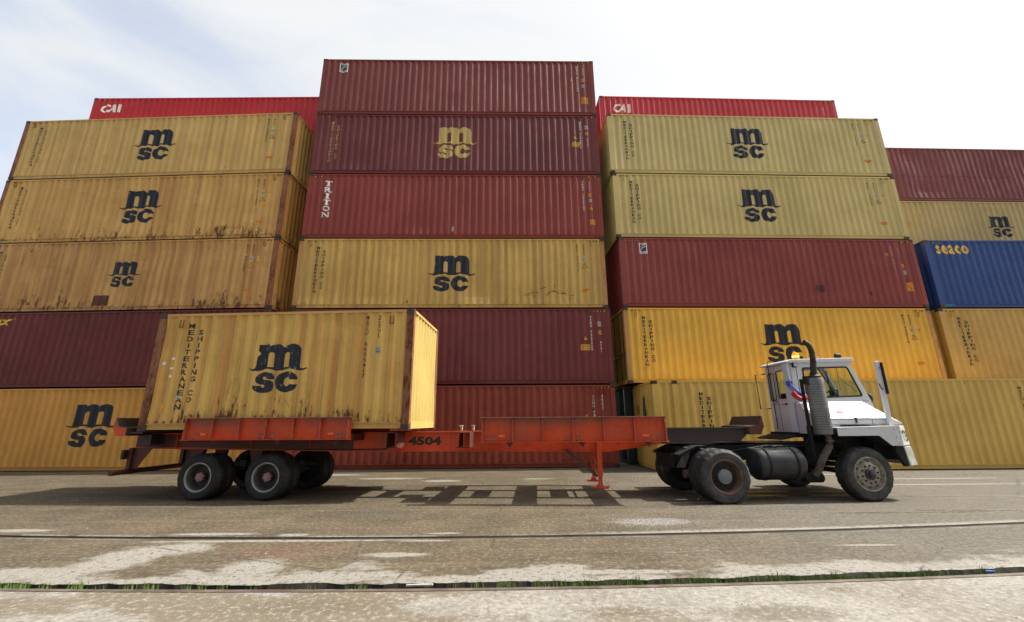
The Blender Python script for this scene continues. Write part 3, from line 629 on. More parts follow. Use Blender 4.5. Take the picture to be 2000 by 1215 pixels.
# ------------------------------------------------------------------ load on the trailer
tX, tY, tP = ST['T']
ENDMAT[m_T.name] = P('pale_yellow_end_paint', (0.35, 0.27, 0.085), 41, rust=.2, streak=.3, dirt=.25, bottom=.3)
tl = container('battered yellow twenty foot container riding on the orange trailer', tX, tY, 1.425, tP, L=6.058, H=2.66, mat=m_T, postmat=m_postT, railmat=m_railY, seed=23, dent=.0055,
   marks=[('words', .80, 'black_ink', 2.42, .46, 1.0), ('emblem', 3.0, 1.35, 1.36, 'navy_worn'), ('num', 'MSCU 6605417', 4.98, 2.52, 1.1, .075, 'black_ink'), ('num', '22G1', 5.26, 2.52, 2.0, .075, 'black_ink'),
          ('tag', 5.27, 1.72, .13, .16, 'grey_sticker', ['IC', '81']), ('loops', .52, 5.5), ('tag', .28, 1.5, .05, .07, 'white_ink', None), ('tag', .5, 1.6, .07, .05, 'white_ink', None), ('tag', .5, 1.38, .08, .05, 'white_ink', None), ('tag', .5, 1.2, .06, .06, 'white_ink', None), ('tag', .78, .72, .1, .1, 'grey_sticker', None), ('tag', .42, .48, .1, .24, 'warn', None)])
del tl['group']

# ------------------------------------------------------------------ ground
def c1(x): x_ = max(-9, min(9, x)); return 6.63 + .022 * x_ + .0070 * x_ * x_ + (x - x_) * (.022 + .126 * (1 if x > 0 else -1)) * .3
def c2(x): x_ = max(-9, min(9, x)); return 4.79 + .022 * x_ + .0070 * x_ * x_ + (x - x_) * (.022 + .126 * (1 if x > 0 else -1)) * .3
def ground_mat(name, kind):
    k = NT(name); P0 = k.coord(); X = k.sep(P0)
    def warp(px, py, rx_, ry_, soft=.5, n=None, amt=.7):
        ex = k.ma('DIVIDE', k.ma('SUBTRACT', X[0], px), rx_); ey = k.ma('DIVIDE', k.ma('SUBTRACT', X[1], py), ry_)
        d = k.ma('SQRT', k.ma('ADD', k.ma('MULTIPLY', ex, ex), k.ma('MULTIPLY', ey, ey)))
        d = k.ma('ADD', d, k.ma('MULTIPLY', k.ma('SUBTRACT', n, .5), amt * 2))
        return k.mr(d, 1 - soft, 1.0, 1, 0)
    nA = k.noise(P0, 1.1, 8, .62, .3); nB = k.noise(k.coord((.35, 1.3, 1)), 1.3, 7, .6, .4); nC = k.noise(P0, 5.0, 8, .7); nF = k.noise(P0, 38, 5, .75); nG = k.noise(P0, 130, 3, .8)
    nS = k.noise(k.coord((.12, 2.4, 1)), 1.2, 5, .6)
    vo = k.n('ShaderNodeTexVoronoi'); vo.inputs['Scale'].default_value = 46; k.l(P0, vo.inputs['Vector'])
    if kind == 'asphalt':
        col = k.mix(k.mr(nA, .3, .7), (.056, .041, .021), (.108, .083, .048))
        col = k.mix(k.ma('MULTIPLY', k.mr(nB, .5, .68), .6), col, (.046, .037, .024))
        col = k.mix(k.ma('MULTIPLY', k.mr(nS, .52, .66), .55), col, (.145, .108, .060)); col = k.mix(k.ma('MULTIPLY', k.mr(k.noise(k.coord((.10, 3.4, 1), (5, 2, 0)), 1.1, 6, .65), .54, .64), .6), col, (.036, .030, .021)); col = k.mix(k.mr(k.noise(P0, 3.1, 9, .75, .5), .60, .66, 0, .6), col, (.035, .028, .018)); col = k.mix(k.mr(k.noise(k.coord((1, 1, 1), (2, 8, 0)), 2.6, 9, .75, .5), .62, .67, 0, .45), col, (.20, .17, .12))
        # greyer towards the right of the yard
        col = k.mix(k.ma('MULTIPLY', k.mr(k.ma('ADD', X[0], k.ma('MULTIPLY', nA, 5)), 2.5, 8.5), .6), col, (.125, .118, .104))
        # pale cement dust by the slots and mid strip, painted wet sheen at right
        sq = k.ma('ADD', k.ma('MULTIPLY', X[0], .022), k.ma('MULTIPLY', k.ma('MULTIPLY', X[0], X[0]), .007))
        d2 = k.ma('SUBTRACT', k.ma('SUBTRACT', X[1], 4.80), sq); d1 = k.ma('SUBTRACT', k.ma('SUBTRACT', X[1], 6.64), sq)
        near = k.ma('ADD', k.mr(d2, .0, .75, .30, 0), k.ma('MULTIPLY', k.ma('SUBTRACT', k.noise(k.coord((.6, 1, 1)), 1.5, 8, .65, .2), .5), 1.15))
        near = k.mr(near, .08, .21)
        near = k.ma('MULTIPLY', near, k.mr(d2, .95, 1.1, 1, 0))
        far = k.ma('MULTIPLY', k.ma('ADD', k.mr(k.ma('ABSOLUTE', d1), .05, .16, 1, 0), 0), k.mr(k.noise(k.coord((.5, .1, 1)), 1.2, 5, .6), .5, .56))
        w = k.ma('MAXIMUM', near, k.ma('MULTIPLY', far, .9))
        rim = k.ma('MULTIPLY', k.ma('MULTIPLY', k.mr(d1, .05, .08), k.mr(d1, .13, .24, 1, 0)), k.mr(X[0], .3, 2.2)); w = k.ma('MAXIMUM', w, k.ma('MULTIPLY', rim, k.mr(nC, .35, .5)))  # wet sheen beyond the groove painted as a pale line
        for a in ((-3.3, 6.50, 2.4, .07, .5), (-1.2, 6.45, .5, .05, .4), (-4.3, 6.15, .5, .35, .5), (-4.7, 5.75, .55, .75, .6), (-5.3, 5.25, 1.0, .22, .5), (-2.95, 5.35, .45, .42, .5), (-1.45, 5.82, .5, .13, .5), (-4.4, 6.9, .8, .10, .4), (-3.2, 6.82, .3, .09, .4), (-7.6, 7.2, .7, .12, .4), (-1.0, 6.86, .35, .06, .4), (-3.6, 13.3, 1.3, .22, .5), (-2.0, 12.7, .7, .25, .5), (.7, 13.0, .6, .12, .5), (-11.5, 16.2, 4.5, .5, .6), (-6, 14.3, 1.6, .3, .5), (1.0, 5.15, 1.2, .09, .5), (2.9, 5.2, 1.0, .10, .5), (10.8, 11.4, 3.2, .10, .5), (11.5, 12.5, 3.0, .12, .5), (8.5, 13.6, 2.5, .12, .5), (4.6, 6.1, .5, .05, .5)):  # dust patches; the far right bands paint bright glare
            w = k.ma('MAXIMUM', w, warp(a[0], a[1], a[2], a[3], .5, nC, a[4]))
        col = k.mix(k.ma('MULTIPLY', w, k.mr(nF, .3, .62, .35, .9)), col, (.325, .315, .29))
        # loose gravel patch and oil
        gp = warp(2.25, 7.5, .75, .33, .5, nC, .5)
        col = k.mix(k.ma('MULTIPLY', gp, k.mr(vo.outputs['Distance'], .25, .5)), col, (.30, .29, .28)); col = k.mix(k.ma('MULTIPLY', gp, k.mr(nG, .45, .55, .5, 0)), col, (.03, .028, .026))
        oil = warp(-2.4, 8.4, .8, .28, .7, nC, .8); col = k.mix(k.ma('MULTIPLY', oil, .55), col, (.04, .034, .028))
        red = warp(-2.9, 6.0, 1.3, .6, .9, nC, .6); col = k.mix(k.ma('MULTIPLY', red, .30), col, (.20, .10, .07))
        wet = k.ma('MULTIPLY', k.mr(k.noise(k.coord((.10, 1.1, 1), (3, 1.7, 0)), 1.0, 6, .6), .56, .62), k.mr(X[0], 2.5, 5.5))
        stones = k.mr(vo.outputs['Distance'], .0, .34, .55, 0)
        crackv = k.n('ShaderNodeTexVoronoi', feature='DISTANCE_TO_EDGE'); crackv.inputs['Scale'].default_value = .32; k.l(k.mix(.12, P0, k.n('ShaderNodeTexNoise').outputs['Color']), crackv.inputs['Vector'])
        cr_ = k.ma('MULTIPLY', k.mr(crackv.outputs['Distance'], .0, .007, .75, 0), k.mr(nA, .46, .56)); col = k.mix(cr_, col, (.03, .026, .02))
        rough = k.ma('SUBTRACT', k.mr(nC, .3, .7, .82, .95), k.ma('MULTIPLY', wet, .62))
    else:
        col = k.mix(k.mr(nA, .3, .7), (.178, .168, .150), (.262, .252, .230))
        br = k.noise(k.coord((.55, 1, 1), (7.3, 2.2, 0)), .85, 9, .66, .3); col = k.mix(k.ma('MULTIPLY', k.ma('MULTIPLY', k.mr(br, .47, .55), .85), k.mr(X[0], -.5, 3.5, 1, .35)), col, (.115, .092, .060))
        col = k.mix(k.ma('MULTIPLY', k.mr(nB, .52, .7), .4), col, (.17, .14, .115))
        for a in ((.9, 4.15, .5, .13, .9), (2.2, 4.1, .75, .22, .8), (-1.8, 4.3, .8, .22, .7), (3.1, 4.6, .22, .08, .5)):
            col = k.mix(k.ma('MULTIPLY', warp(a[0], a[1], a[2], a[3], .6, nC, a[4]), .75), col, (.10, .082, .055))
        crackv = k.n('ShaderNodeTexVoronoi', feature='DISTANCE_TO_EDGE'); crackv.inputs['Scale'].default_value = .55
        cn = k.n('ShaderNodeTexNoise'); cn.inputs['Scale'].default_value = 1.5; cn.inputs['Detail'].default_value = 8; k.l(P0, cn.inputs['Vector'])
        k.l(k.mix(.22, P0, cn.outputs['Color']), crackv.inputs['Vector'])
        cr_ = k.ma('MULTIPLY', k.mr(crackv.outputs['Distance'], .0, .003, .4, 0), k.mr(nB, .42, .55)); col = k.mix(cr_, col, (.10, .085, .065))
        rough = k.mr(nC, .3, .7, .8, .95); stones = k.mr(vo.outputs['Distance'], .0, .3, .3, 0)
    nM = k.noise(P0, 16, 8, .78); col = k.mix(k.mr(nM, .51, .60, 0, .72), col, (.045, .037, .026) if kind == 'asphalt' else (.12, .10, .075))
    col = k.mix(k.mr(nM, .40, .48, .6, 0), col, (.21, .19, .155) if kind == 'asphalt' else (.36, .33, .28))
    # aggregate speckle
    col = k.mix(k.mr(nF, .50, .66, 0, .55), col, tuple(c * .38 for c in ((.085, .072, .052) if kind == 'asphalt' else (.22, .19, .15))))
    col = k.mix(k.mr(nG, .60, .70, 0, .7), col, (.34, .32, .28) if kind == 'asphalt' else (.40, .385, .35))
    col = k.mix(k.mr(nG, .28, .38, .75, 0), col, (.04, .034, .026) if kind == 'asphalt' else (.13, .11, .08))
    h = k.ma('ADD', k.ma('MULTIPLY', nG, .5), k.ma('ADD', k.ma('MULTIPLY', nF, .9), stones))
    return k.fin(col, rough, 0, h, .8 if kind == 'asphalt' else .5, .012, .35)
mA = ground_mat('oily_asphalt', 'asphalt'); mCn = ground_mat('stained_concrete', 'concrete'); mDk = simple('slot_dirt', (.026, .020, .013), .95, var=.5, scale=14)
g = MB(); rnd = random.Random(5)
xs = [-400, -150, -60, -30, -20, -14, -10] + [-9 + i * .045 for i in range(401)] + [10, 14, 20, 30, 60, 150, 400]
jit = [rnd.uniform(-1, 1) for _ in xs]; walk = 0; rows = []
for i, x in enumerate(xs):
    walk = walk * .86 + rnd.uniform(-1, 1) * .010; e = max(-.04, min(.045, walk)) + jit[i] * .004
    a, b = c2(x), c1(x)
    rows.append([(x, y, z) for y, z in ((-60, 0), (1, 0), (3, 0), (a - .155, 0), (a - .085, 0), (a - .083, -.10), (a + .07 + e * .4, -.11), (a + .10 + e * 1.5, -.006), (a + .13 + e * 1.5, 0), (a + .5, 0), (b - .4, 0), (b - .075, 0), (b - .068, -.022), (b + .06, -.022), (b + .068 + e * .15, .0), (b + .5, 0), (10, 0), (14, 0), (20, 0), (60, 0), (400, 0))])
mats = [0, 0, 0, 0, 2, 2, 2, 1, 1, 1, 1, 3, 3, 3, 1, 1, 1, 1, 1, 1]
G = [[g.bm.verts.new(p) for p in r] for r in rows]
for i in range(len(rows) - 1):
    for j in range(len(rows[0]) - 1):
        g.mi = mats[j]; g._f([G[i][j], G[i + 1][j], G[i + 1][j + 1], G[i][j + 1]])
tag(g.build('ground', [mCn, mA, mDk, simple('groove_silt', (.040, .031, .021), .9, var=.5, scale=5)]), kind='structure')
m = MB(); rl = [x for x in xs if -30 <= x <= 30]
for off0, off1, z0, z1 in ((-.150, -.088, -.06, .006),):
    V = [[m.bm.verts.new((x, c2(x) + o, z)) for o, z in ((off0, z0), (off0, z1), (off1, z1), (off1, z0))] for x in rl]
    for A, B in zip(V, V[1:]):
        for j in range(4): m._f([A[j], A[(j + 1) % 4], B[(j + 1) % 4], B[j]])
    m._f(V[0]); m._f(V[-1][::-1])
tag(m.build('crane_rail', simple('worn_rail_steel', (.13, .105, .085), .55, .3, rust=.5)), 'long flat steel rail edge beside the weedy slot in the foreground', 'rail')
# grass in the slot
m = MB()
def tuft(x, n, h):
    for _ in range(n):
        bx = x + rnd.gauss(0, .03); by = c2(bx) + rnd.uniform(-.03, .085); hh = h * rnd.uniform(.5, 1.3); w = rnd.uniform(.0025, .005)
        lx, ly = rnd.gauss(0, .35) * hh, rnd.gauss(0, .3) * hh; a = rnd.uniform(0, 3.14); m.mi = rnd.choice((0, 0, 1, 2 if rnd.random() < .3 else 0))
        dx, dy = math.cos(a) * w, math.sin(a) * w; z0 = -.10
        p = [(bx - dx, by - dy, z0), (bx + dx, by + dy, z0), (bx + dx * .8 + lx * .4, by + dy * .8 + ly * .4, z0 + (hh + .10) * .6), (bx - dx * .8 + lx * .4, by - dy * .8 + ly * .4, z0 + (hh + .10) * .6)]
        v = [m.bm.verts.new(q) for q in p]; tp = m.bm.verts.new((bx + lx, by + ly, z0 + hh + .10)); m._f(v); m._f([v[3], v[2], tp])
x = -6.2
dens = lambda x: .45 if x < -3.6 else (.22 if x < -.9 else (.30 if x < .6 else .95))
cl = random.Random(11)
while x < 7.5:
    gate = .5 + .5 * math.sin(x * 2.3 + 1.3 * math.sin(x * .9)) 
    if cl.random() < dens(x) * (.35 + .8 * gate): tuft(x, cl.randint(5, 34), cl.uniform(.006, .026) * (1 + 1.4 * (cl.random() < .25)))
    x += .035
gm = [simple('grass_green', (.075, .155, .022), .7, var=.3), simple('grass_yellow_green', (.13, .18, .035), .7, var=.3), simple('grass_dry', (.20, .17, .07), .8, var=.3)]
tag(m.build('grass', gm), 'short green grass growing in the slot', 'grass', kind='stuff')
m = MB(); v = [(0, 0), (.05, .012), (.085, -.01), (.06, -.035), (.02, -.03), (-.015, -.02)]
m.prism([(4.97 + a, 5.06 + b) for a, b in v], .004, .016, 'z'); tag(m.build('plastic_scrap', simple('blue_plastic', (.03, .16, .45), .4)), 'small crumpled blue plastic scrap in the grass at the far right', 'litter')
m = MB(); m.prism([(-1.06, 4.735), (-.80, 4.755), (-.80, 4.775), (-1.055, 4.76)], .006, .02, 'z'); tag(m.build('wooden_stick', simple('pale_wood', (.5, .46, .4), .7)), 'short pale stick lying on the steel rail edge', 'litter')
m = MB(); prn = random.Random(3)
for _ in range(1500):
    px, py = prn.uniform(-7, 9), prn.uniform(3.2, 12.5)
    if prn.random() < .35: px, py = prn.gauss(2.25, .5), prn.gauss(7.5, .2)
    r = prn.uniform(.003, .011)
    if abs(py - c2(px)) < .17 or abs(py - c1(px)) < .12: continue
    vs = [m.bm.verts.new((px + r * prn.uniform(.6, 1.2) * math.cos(a), py + r * prn.uniform(.6, 1.2) * math.sin(a), .0005)) for a in (0, 1.2, 2.5, 3.8, 5)]
    tp = m.bm.verts.new((px, py, r * .9)); m.mi = prn.choice((0, 0, 1))
    for i in range(5): m._f([vs[i], vs[(i + 1) % 5], tp])
tag(m.build('loose_gravel', [simple('gravel_grey', (.16, .15, .13), .9), simple('gravel_pale', (.38, .36, .32), .9)]), 'scattered loose gravel on the yard', 'gravel', kind='stuff')

# ------------------------------------------------------------------ trailer
def orange_paint():
    k = NT('sun_faded_orange_red_paint'); v = k.coord(); z = k.sep(v)[2]
    n = k.noise(v, 2.2, 7, .65); col = k.mix(k.mr(n, .3, .7), (.52, .050, .009), (.66, .082, .014))
    top = k.ma('MULTIPLY', k.mr(k.ma('ADD', z, k.ma('MULTIPLY', k.ma('SUBTRACT', n, .5), .25)), 1.38, 1.62), .75)
    fade = k.ma('MAXIMUM', k.ma('MULTIPLY', top, k.mr(k.noise(k.coord((.6, 1, 1), (4, 0, 0)), .9, 3), .35, .62)), k.ma('MULTIPLY', k.mr(k.noise(v, 1.0, 4), .5, .7), .4))
    col = k.mix(fade, col, (.17, .075, .055))
    col = k.mix(k.mr(k.noise(k.coord((3, 3, 12)), 3.0, 9, .75), .66, .72, 0, .7), col, (.10, .03, .018))
    col = k.mix(k.mr(k.noise(v, 24, 6, .7), .64, .70, 0, .8), col, (.30, .12, .07)); col = k.mix(k.mr(k.noise(k.coord((1, 1, 2.2)), 7, 9, .75), .60, .66, 0, .75), col, (.11, .035, .02)); col = k.mix(k.mr(k.noise(k.coord((2.2, 1, 1), (9, 0, 0)), 1.3, 6, .7), .52, .70, 0, .6), col, (.34, .085, .04))
    col = k.mix(k.mr(k.noise(k.coord((20, 20, .8)), 1.0, 5), .55, .75, 0, .45), col, (.12, .035, .02))
    return k.fin(col, k.mr(n, .3, .7, .45, .7), 0, k.noise(v, 18, 5), .2, .004, .4)
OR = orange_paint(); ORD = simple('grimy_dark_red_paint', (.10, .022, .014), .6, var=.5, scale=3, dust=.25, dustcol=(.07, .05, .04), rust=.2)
GOO = simple('greasy_dark_brown_steel', (.040, .026, .022), .55, var=.5, scale=3, dust=.2, dustcol=(.08, .055, .045)); EDGE = simple('worn_pale_edge', (.34, .20, .15), .6, var=.3)
BOLT = simple('dull_bolt_steel', (.20, .17, .15), .5, .5); RIBM = simple('chipped_rib_paint', (.42, .075, .035), .5, var=.4, scale=9, rust=.2, dust=.3, dustcol=(.3, .17, .12)); LAMPO = simple('orange_marker_lens', (.85, .14, .02), .25, var=.1)
RUB = None
def rubber(name, base, dust):
    k = NT(name); v = k.coord(); n = k.noise(v, 7, 7, .7)
    col = k.mix(k.mr(n, .3, .7), tuple(c * .7 for c in base), tuple(c * 1.3 for c in base)); col = k.mix(k.ma('MULTIPLY', k.mr(k.noise(v, 3.2, 8, .7), .4, .65), dust), col, (.13, .115, .095))
    return k.fin(col, .72, 0, k.noise(v, 60, 3), .2, .002, .4)
TYK = rubber('black_tyre_rubber', (.014, .014, .015), .10); TYG = rubber('scuffed_grey_tyre_rubber', (.032, .033, .035), .40); TREAD = rubber('tread_rubber', (.016, .015, .015), .25)
RIMG = simple('pale_grey_rim', (.34, .34, .33), .5, .2, var=.3, dust=.5, dustcol=(.12, .10, .08)); RIMB = simple('darkened_rim_barrel', (.10, .10, .095), .6, .2, var=.5, dust=.4, dustcol=(.05, .045, .035)); RIMD = simple('dark_wheel_inner', (.014, .013, .012), .6, dust=.3, dustcol=(.08, .06, .04)); HUBP = simple('dusty_pink_hub', (.30, .17, .17), .6, var=.3)  # RIMB: dark of the deep rim recess put into the barrel colour
RIMR = simple('rusty_brown_rim', (.13, .075, .055), .6, .2, var=.5, dust=.4, dustcol=(.2, .12, .09)); HUBG = simple('grey_hub_cap', (.19, .20, .23), .45, .4, var=.4, dust=.3); RIMY = simple('grimy_cream_rim', (.34, .31, .25), .55, .2, var=.5, scale=14, dust=.7, dustcol=(.07, .05, .035))
def tyre(parent, w, r, face, lug=4, worn=False, seg=96):
    """tyre along +y, outer face at y=0"""
    k = r / .52
    half = [(.318 * k, .045), (.322 * k, .015), (.335 * k, .0), (.36 * k, -.006), (.385 * k, -.012), (.388 * k, -.007), (.43 * k, -.010), (.452 * k, -.004), (.455 * k, -.009), (.47 * k, .0), (.492 * k, .016), (.508 * k, .034), (.516 * k, .052)]
    tread = []
    for g0 in (.28, .43, .57, .72):
        a = w * g0; tread += [(r, a - .008), (r - .012, a - .006), (r - .012, a + .006), (r, a + .008)]
    prof = half + tread + [(p, w - a) for p, a in half[::-1]]
    def rf(rr, a, j):
        if rr > .488 * k and (a < .06 or a > w - .06) and (j % lug) >= lug * .55: return rr - .014
        return rr
    m = MB(); m.lathe(prof, (0, 0, 0), 'y', seg, close=True, rfun=rf)
    for f in m.bm.faces:
        c = f.calc_center_median(); f.material_index = 1 if math.hypot(c.x, c.z) > (.470 if worn else .498) * k else 0
    for v in m.bm.verts:
        if v.co.z < -.72 * r:
            q = (-v.co.z / r - .72) / .28; rr = math.hypot(v.co.x, v.co.z) / r
            if .66 < rr < .97: v.co.y += (.016 * q) * (1 if v.co.y > w / 2 else -1)
            v.co.z = max(v.co.z, -(r - .016))
    return m.build('tyre', [face, TREAD], parent, smooth=True, angle=28)
def wheel(parent, x, y, z, r, w, kind, flip=False, spin=0.0):
    e = empty('wheel', (x, y, z - .015)); e.parent = parent; e.rotation_euler = (0, 0, math.pi if flip else 0)
    k = r / .52
    tyre(e, w, r, {'trailer': TYK, 'inner': TYK, 'drive': TYG, 'steer': TYG}[kind], 4, kind == 'steer')
    if kind == 'trailer':
        m = MB(); m.lathe([(.322 * k, .03), (.330 * k, .004), (.318 * k, -.006), (.302 * k, .0), (.292 * k, .02), (.285 * k, .03), (.272 * k, .05), (.262 * k, .155), (.255 * k, .172)], (0, 0, 0), 'y', 48); bmesh.ops.delete(m.bm, geom=[f for f in m.bm.faces if len(f.verts) > 8], context='FACES')
        for f in m.bm.faces: f.material_index = 1 if f.calc_center_median().y > .024 else 0
        m.build('rim', [RIMG, RIMB], e, smooth=True)
        m = MB(); m.lathe([(.256 * k, .168), (.10, .175), (.098, .12), (.01, .118)], (0, 0, 0), 'y', 32); m.build('wheel_disc', RIMD, e, smooth=True)
        m = MB(); pts = []
        for i in range(48):
            a = 2 * math.pi * i / 48; rr = .092 if (i % 8) < 5 else .070; pts.append((rr * math.cos(a), rr * math.sin(a)))
        m.prism(pts, .045, .12); m.lathe([(.045, .046), (.045, .030), (.0, .028)], (0, 0, 0), 'y', 20); m.build('hub', HUBP, e, bevel=.004)
    elif kind == 'inner':
        m = MB(); m.lathe([(.322 * k, .03), (.30 * k, .0), (.27 * k, .05), (.10, .12)], (0, 0, 0), 'y', 32); m.build('rim', RIMD, e, smooth=True)
    elif kind == 'drive':
        m = MB(); m.lathe([(.322, .03), (.330, .002), (.318, -.008), (.302, -.002), (.294, .02), (.280, .05), (.268, .13), (.262, .155)], (0, 0, 0), 'y', 48); bmesh.ops.delete(m.bm, geom=[f for f in m.bm.faces if len(f.verts) > 8], context='FACES'); m.build('rim', RIMR, e, smooth=True)
        m = MB(); m.lathe([(.263, .152), (.17, .165), (.155, .15), (.01, .148)], (0, 0, 0), 'y', 40)
        for i in range(10):
            a = 2 * math.pi * i / 10; m.lathe([(.014, .165), (.014, .125), (.001, .124)], (.185 * math.cos(a), 0, .185 * math.sin(a)), 'y', 8)
        m.build('wheel_disc', RIMD, e, smooth=True)
        m = MB(); m.lathe([(.142, .15), (.142, .055), (.135, .044), (.12, .040), (.10, .042), (.095, .034), (.05, .032), (.045, .024), (.002, .022)], (0, 0, 0), 'y', 36); m.build('hub', HUBG, e, smooth=True)
    elif kind == 'steer':
        m = MB(); m.lathe([(.322, .03), (.330, .0), (.318, -.012), (.304, -.006), (.296, .012), (.288, .04), (.278, .052)], (0, 0, 0), 'y', 48); bmesh.ops.delete(m.bm, geom=[f for f in m.bm.faces if len(f.verts) > 8], context='FACES'); m.build('rim', RIMY, e, smooth=True)
        m = MB(); m.lathe([(.280, .052), (.262, .050), (.235, .022), (.20, .004), (.13, -.004), (.10, -.003)], (0, 0, 0), 'y', 48)
        m.mi = 1
        for i in range(10):
            a = 2 * math.pi * (i + .3) / 10
            m.lathe([(.026, .028), (.022, .022)], (.236 * math.cos(a), .0, .236 * math.sin(a)), 'y', 10)
            m.lathe([(.021, .004), (.018, -.016), (.009, -.03), (.001, -.031)], (.166 * math.cos(a), .0, .166 * math.sin(a)), 'y', 6)
        m.build('wheel_disc', [RIMY, RIMD], e, smooth=True)
        m = MB(); m.lathe([(.108, .0), (.108, -.028), (.094, -.040), (.068, -.042), (.064, -.075), (.05, -.083), (.002, -.086)], (0, 0, 0), 'y', 30); m.build('hub', simple('greasy_black_hub', (.05, .05, .055), .35, .4), e, smooth=True)
    return e
TR = empty('flatbed_trailer', (tX, tY, 0), tP, 'long orange red yard trailer with ribbed side guides and the number 4504', 'trailer')
for y in (.66, 1.66):
    m = MB(); web = [(-.62, 1.35), (-.62, 1.05), (4.6, .965), (10.35, .945), (11.5, 1.10), (11.5, 1.35)]
    m.prism(web, y + .055, y + .075)
    m.box(-.64, 11.5, y, y + .13, 1.352, 1.372)
    bot = [(-.62, 1.05), (4.6, .965), (10.35, .945), (11.5, 1.10)]
    m.prism(bot + [(p, q - .016) for p, q in bot[::-1]], y - .0, y + .13)
    for t_ in (.4, 2.2, 3.6, 8.6, 10.6): m.box(t_, t_ + .012, y + .004, y + .0495, 1.06, 1.350)
    
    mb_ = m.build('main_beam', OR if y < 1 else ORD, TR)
    m = MB(); m.prism([(-.60, 1.345), (-.60, 1.07), (4.6, .985), (4.6, 1.345)], y + .050, y + .0545); m.build('dark_rear_web', ORD, mb_)
    m = MB(); m.prism([(11.502, 1.398), (11.502, 1.103), (13.2, 1.13), (13.38, 1.30), (13.38, 1.398)], y + .055, y + .075); m.box(11.502, 13.5, y, y + .13, 1.40, 1.416); m.prism([(11.502, 1.10), (13.3, 1.125), (13.3, 1.109), (11.502, 1.084)], y, y + .13); m.build('gooseneck_beam', GOO, TR)
# thin sheet makes the rear part of the beam web darker red
def channel(t0, z0, z1, y0, y1, w=.20, mat=ORD, plates=True):
    m = MB(); m.box(t0, t0 + .012, y0, y1, z0, z1); m.box(t0 + w - .012, t0 + w, y0, y1, z0, z1); m.box(t0 + .012, t0 + w - .012, y0 + .02, y1 - .02, z1 - .014, z1 - .001)
    if plates: m.box(t0 - .06, t0 + w + .06, y0 - .01, y0 + .25, z0 - .014, z0 - .001)
    return m.build('crossmember', mat, TR)
for t_ in (5.56, 7.12):
    channel(t_, 1.06, 1.366, .10, .655, .24); channel(t_, 1.06, 1.366, 1.80, 2.36, .24)
for t_ in (1.25, 2.90, 4.45, 7.66, 9.40, 11.02): channel(t_, 1.20, 1.35, -.03, 2.47, .38, ORD, False)
for t_ in (6.35, 8.45, 10.2): channel(t_, 1.14, 1.35, .74, 1.66, .22, ORD, False)
for y0, sy in ((-.06, -1), (2.50, 1)):
    for a, b, zt_, zb_ in ((1.17, 4.84, 1.70, 1.235), (7.62, 11.42, 1.665, 1.165)):
        m = MB(); m.box(a, b, min(y0, y0 + .012), max(y0, y0 + .012), zb_ + .012, zt_ - .012)
        gp = m.build('side_guide', OR, TR, bevel=.003)
        m = MB(); m.box(a - .01, b + .01, min(y0 + sy * .11, y0 + .02), max(y0 + sy * .11, y0 + .02), zt_ - .0115, zt_); m.build('guide_flange', EDGE if sy < 0 else OR, gp)
        m = MB(); m.box(a - .01, b + .01, min(y0 + sy * .11, y0 + .02), max(y0 + sy * .11, y0 + .02), zb_, zb_ + .0115); m.build('guide_flange', OR, gp)
        n = 7
        for i in range(n):
            t_ = a + .04 + (b - a - .08) * i / (n - 1); m = MB()
            q = [(y0 - .0005, zb_ + .013), (y0 - .0005, zt_ - .013), (y0 + sy * .05, zt_ - .013), (y0 + sy * .085, zt_ - .10), (y0 + sy * .10, zb_ + .08), (y0 + sy * .10, zb_ + .013)]
            m.prism(q, t_ - .009, t_ + .009, 'x'); m.build('guide_rib', RIBM if sy < 0 else OR, gp)
        if sy < 0:
            for zz, lst in ((zb_ + .12, (.12, .21, .30)), ):
                for d in lst:
                    for side in (a + d, b - d):
                        m = MB(); m.lathe([(.027, 0), (.024, -.012), (.006, -.016), (.001, -.017)], (side, y0 - .001, zz), 'y', 10); m.build('reflector_button', BOLT, gp)
            mid_ = (a + b) / 2
            for d in (-.16, -.08, .08, .16):
                for zz in (zb_ + .12, zb_ + .04):
                    m = MB(); m.lathe([(.025, 0), (.022, -.012), (.001, -.016)], (mid_ + d, y0 - .001, zz), 'y', 10); m.build('reflector_button', BOLT, gp)
            for d in ((.10, .19, .28)):
                for side in (a + d, b - d):
                    m = MB(); m.lathe([(.022, 0), (.02, -.01), (.001, -.014)], (side, y0 - .001, zb_ + .035), 'y', 8); m.build('reflector_button', BOLT, gp)
            for side in (a + .43, b - .43):
                m = MB(); pts = rrect(side - .07, side + .07, zb_ + .095, zb_ + .145, .024, n=4); m.prism(pts, y0 - .022, y0 - .001); m.build('marker_lamp', LAMPO, gp, bevel=.006)
            m = MB(); 
            for tt in (a + .5, mid_ + .1, b - .45): m.prism([(tt, zb_), (tt + .16, zb_), (tt + .10, zb_ - .12)], y0 + .1, y0 + .112)
            m.build('gusset_plate', ORD, gp)
# number
fl = Flat().fit('4504', 5.86, 6.62, 1.075, 1.265, .045); fl.to('lettering', M['black_ink'], TR, lambda x, z: .655 + .06, lift=.0045)
# twistlock pins on the deck
for t_, y in ((7.02, .98), (7.30, .98)):
    m = MB(); m.box(t_ - .02, t_ + .02, y, y + .1, 1.36, 1.475); m.box(t_ - .05, t_ + .03, y, y + .1, 1.475, 1.505); m.build('twistlock_pin', simple('pale_twistlock', (.42, .30, .2), .6), TR, bevel=.006)
m = MB(); m.box(6.9, 7.42, .80, 1.12, 1.3735, 1.388); m.build('deck_plate', ORD, TR)
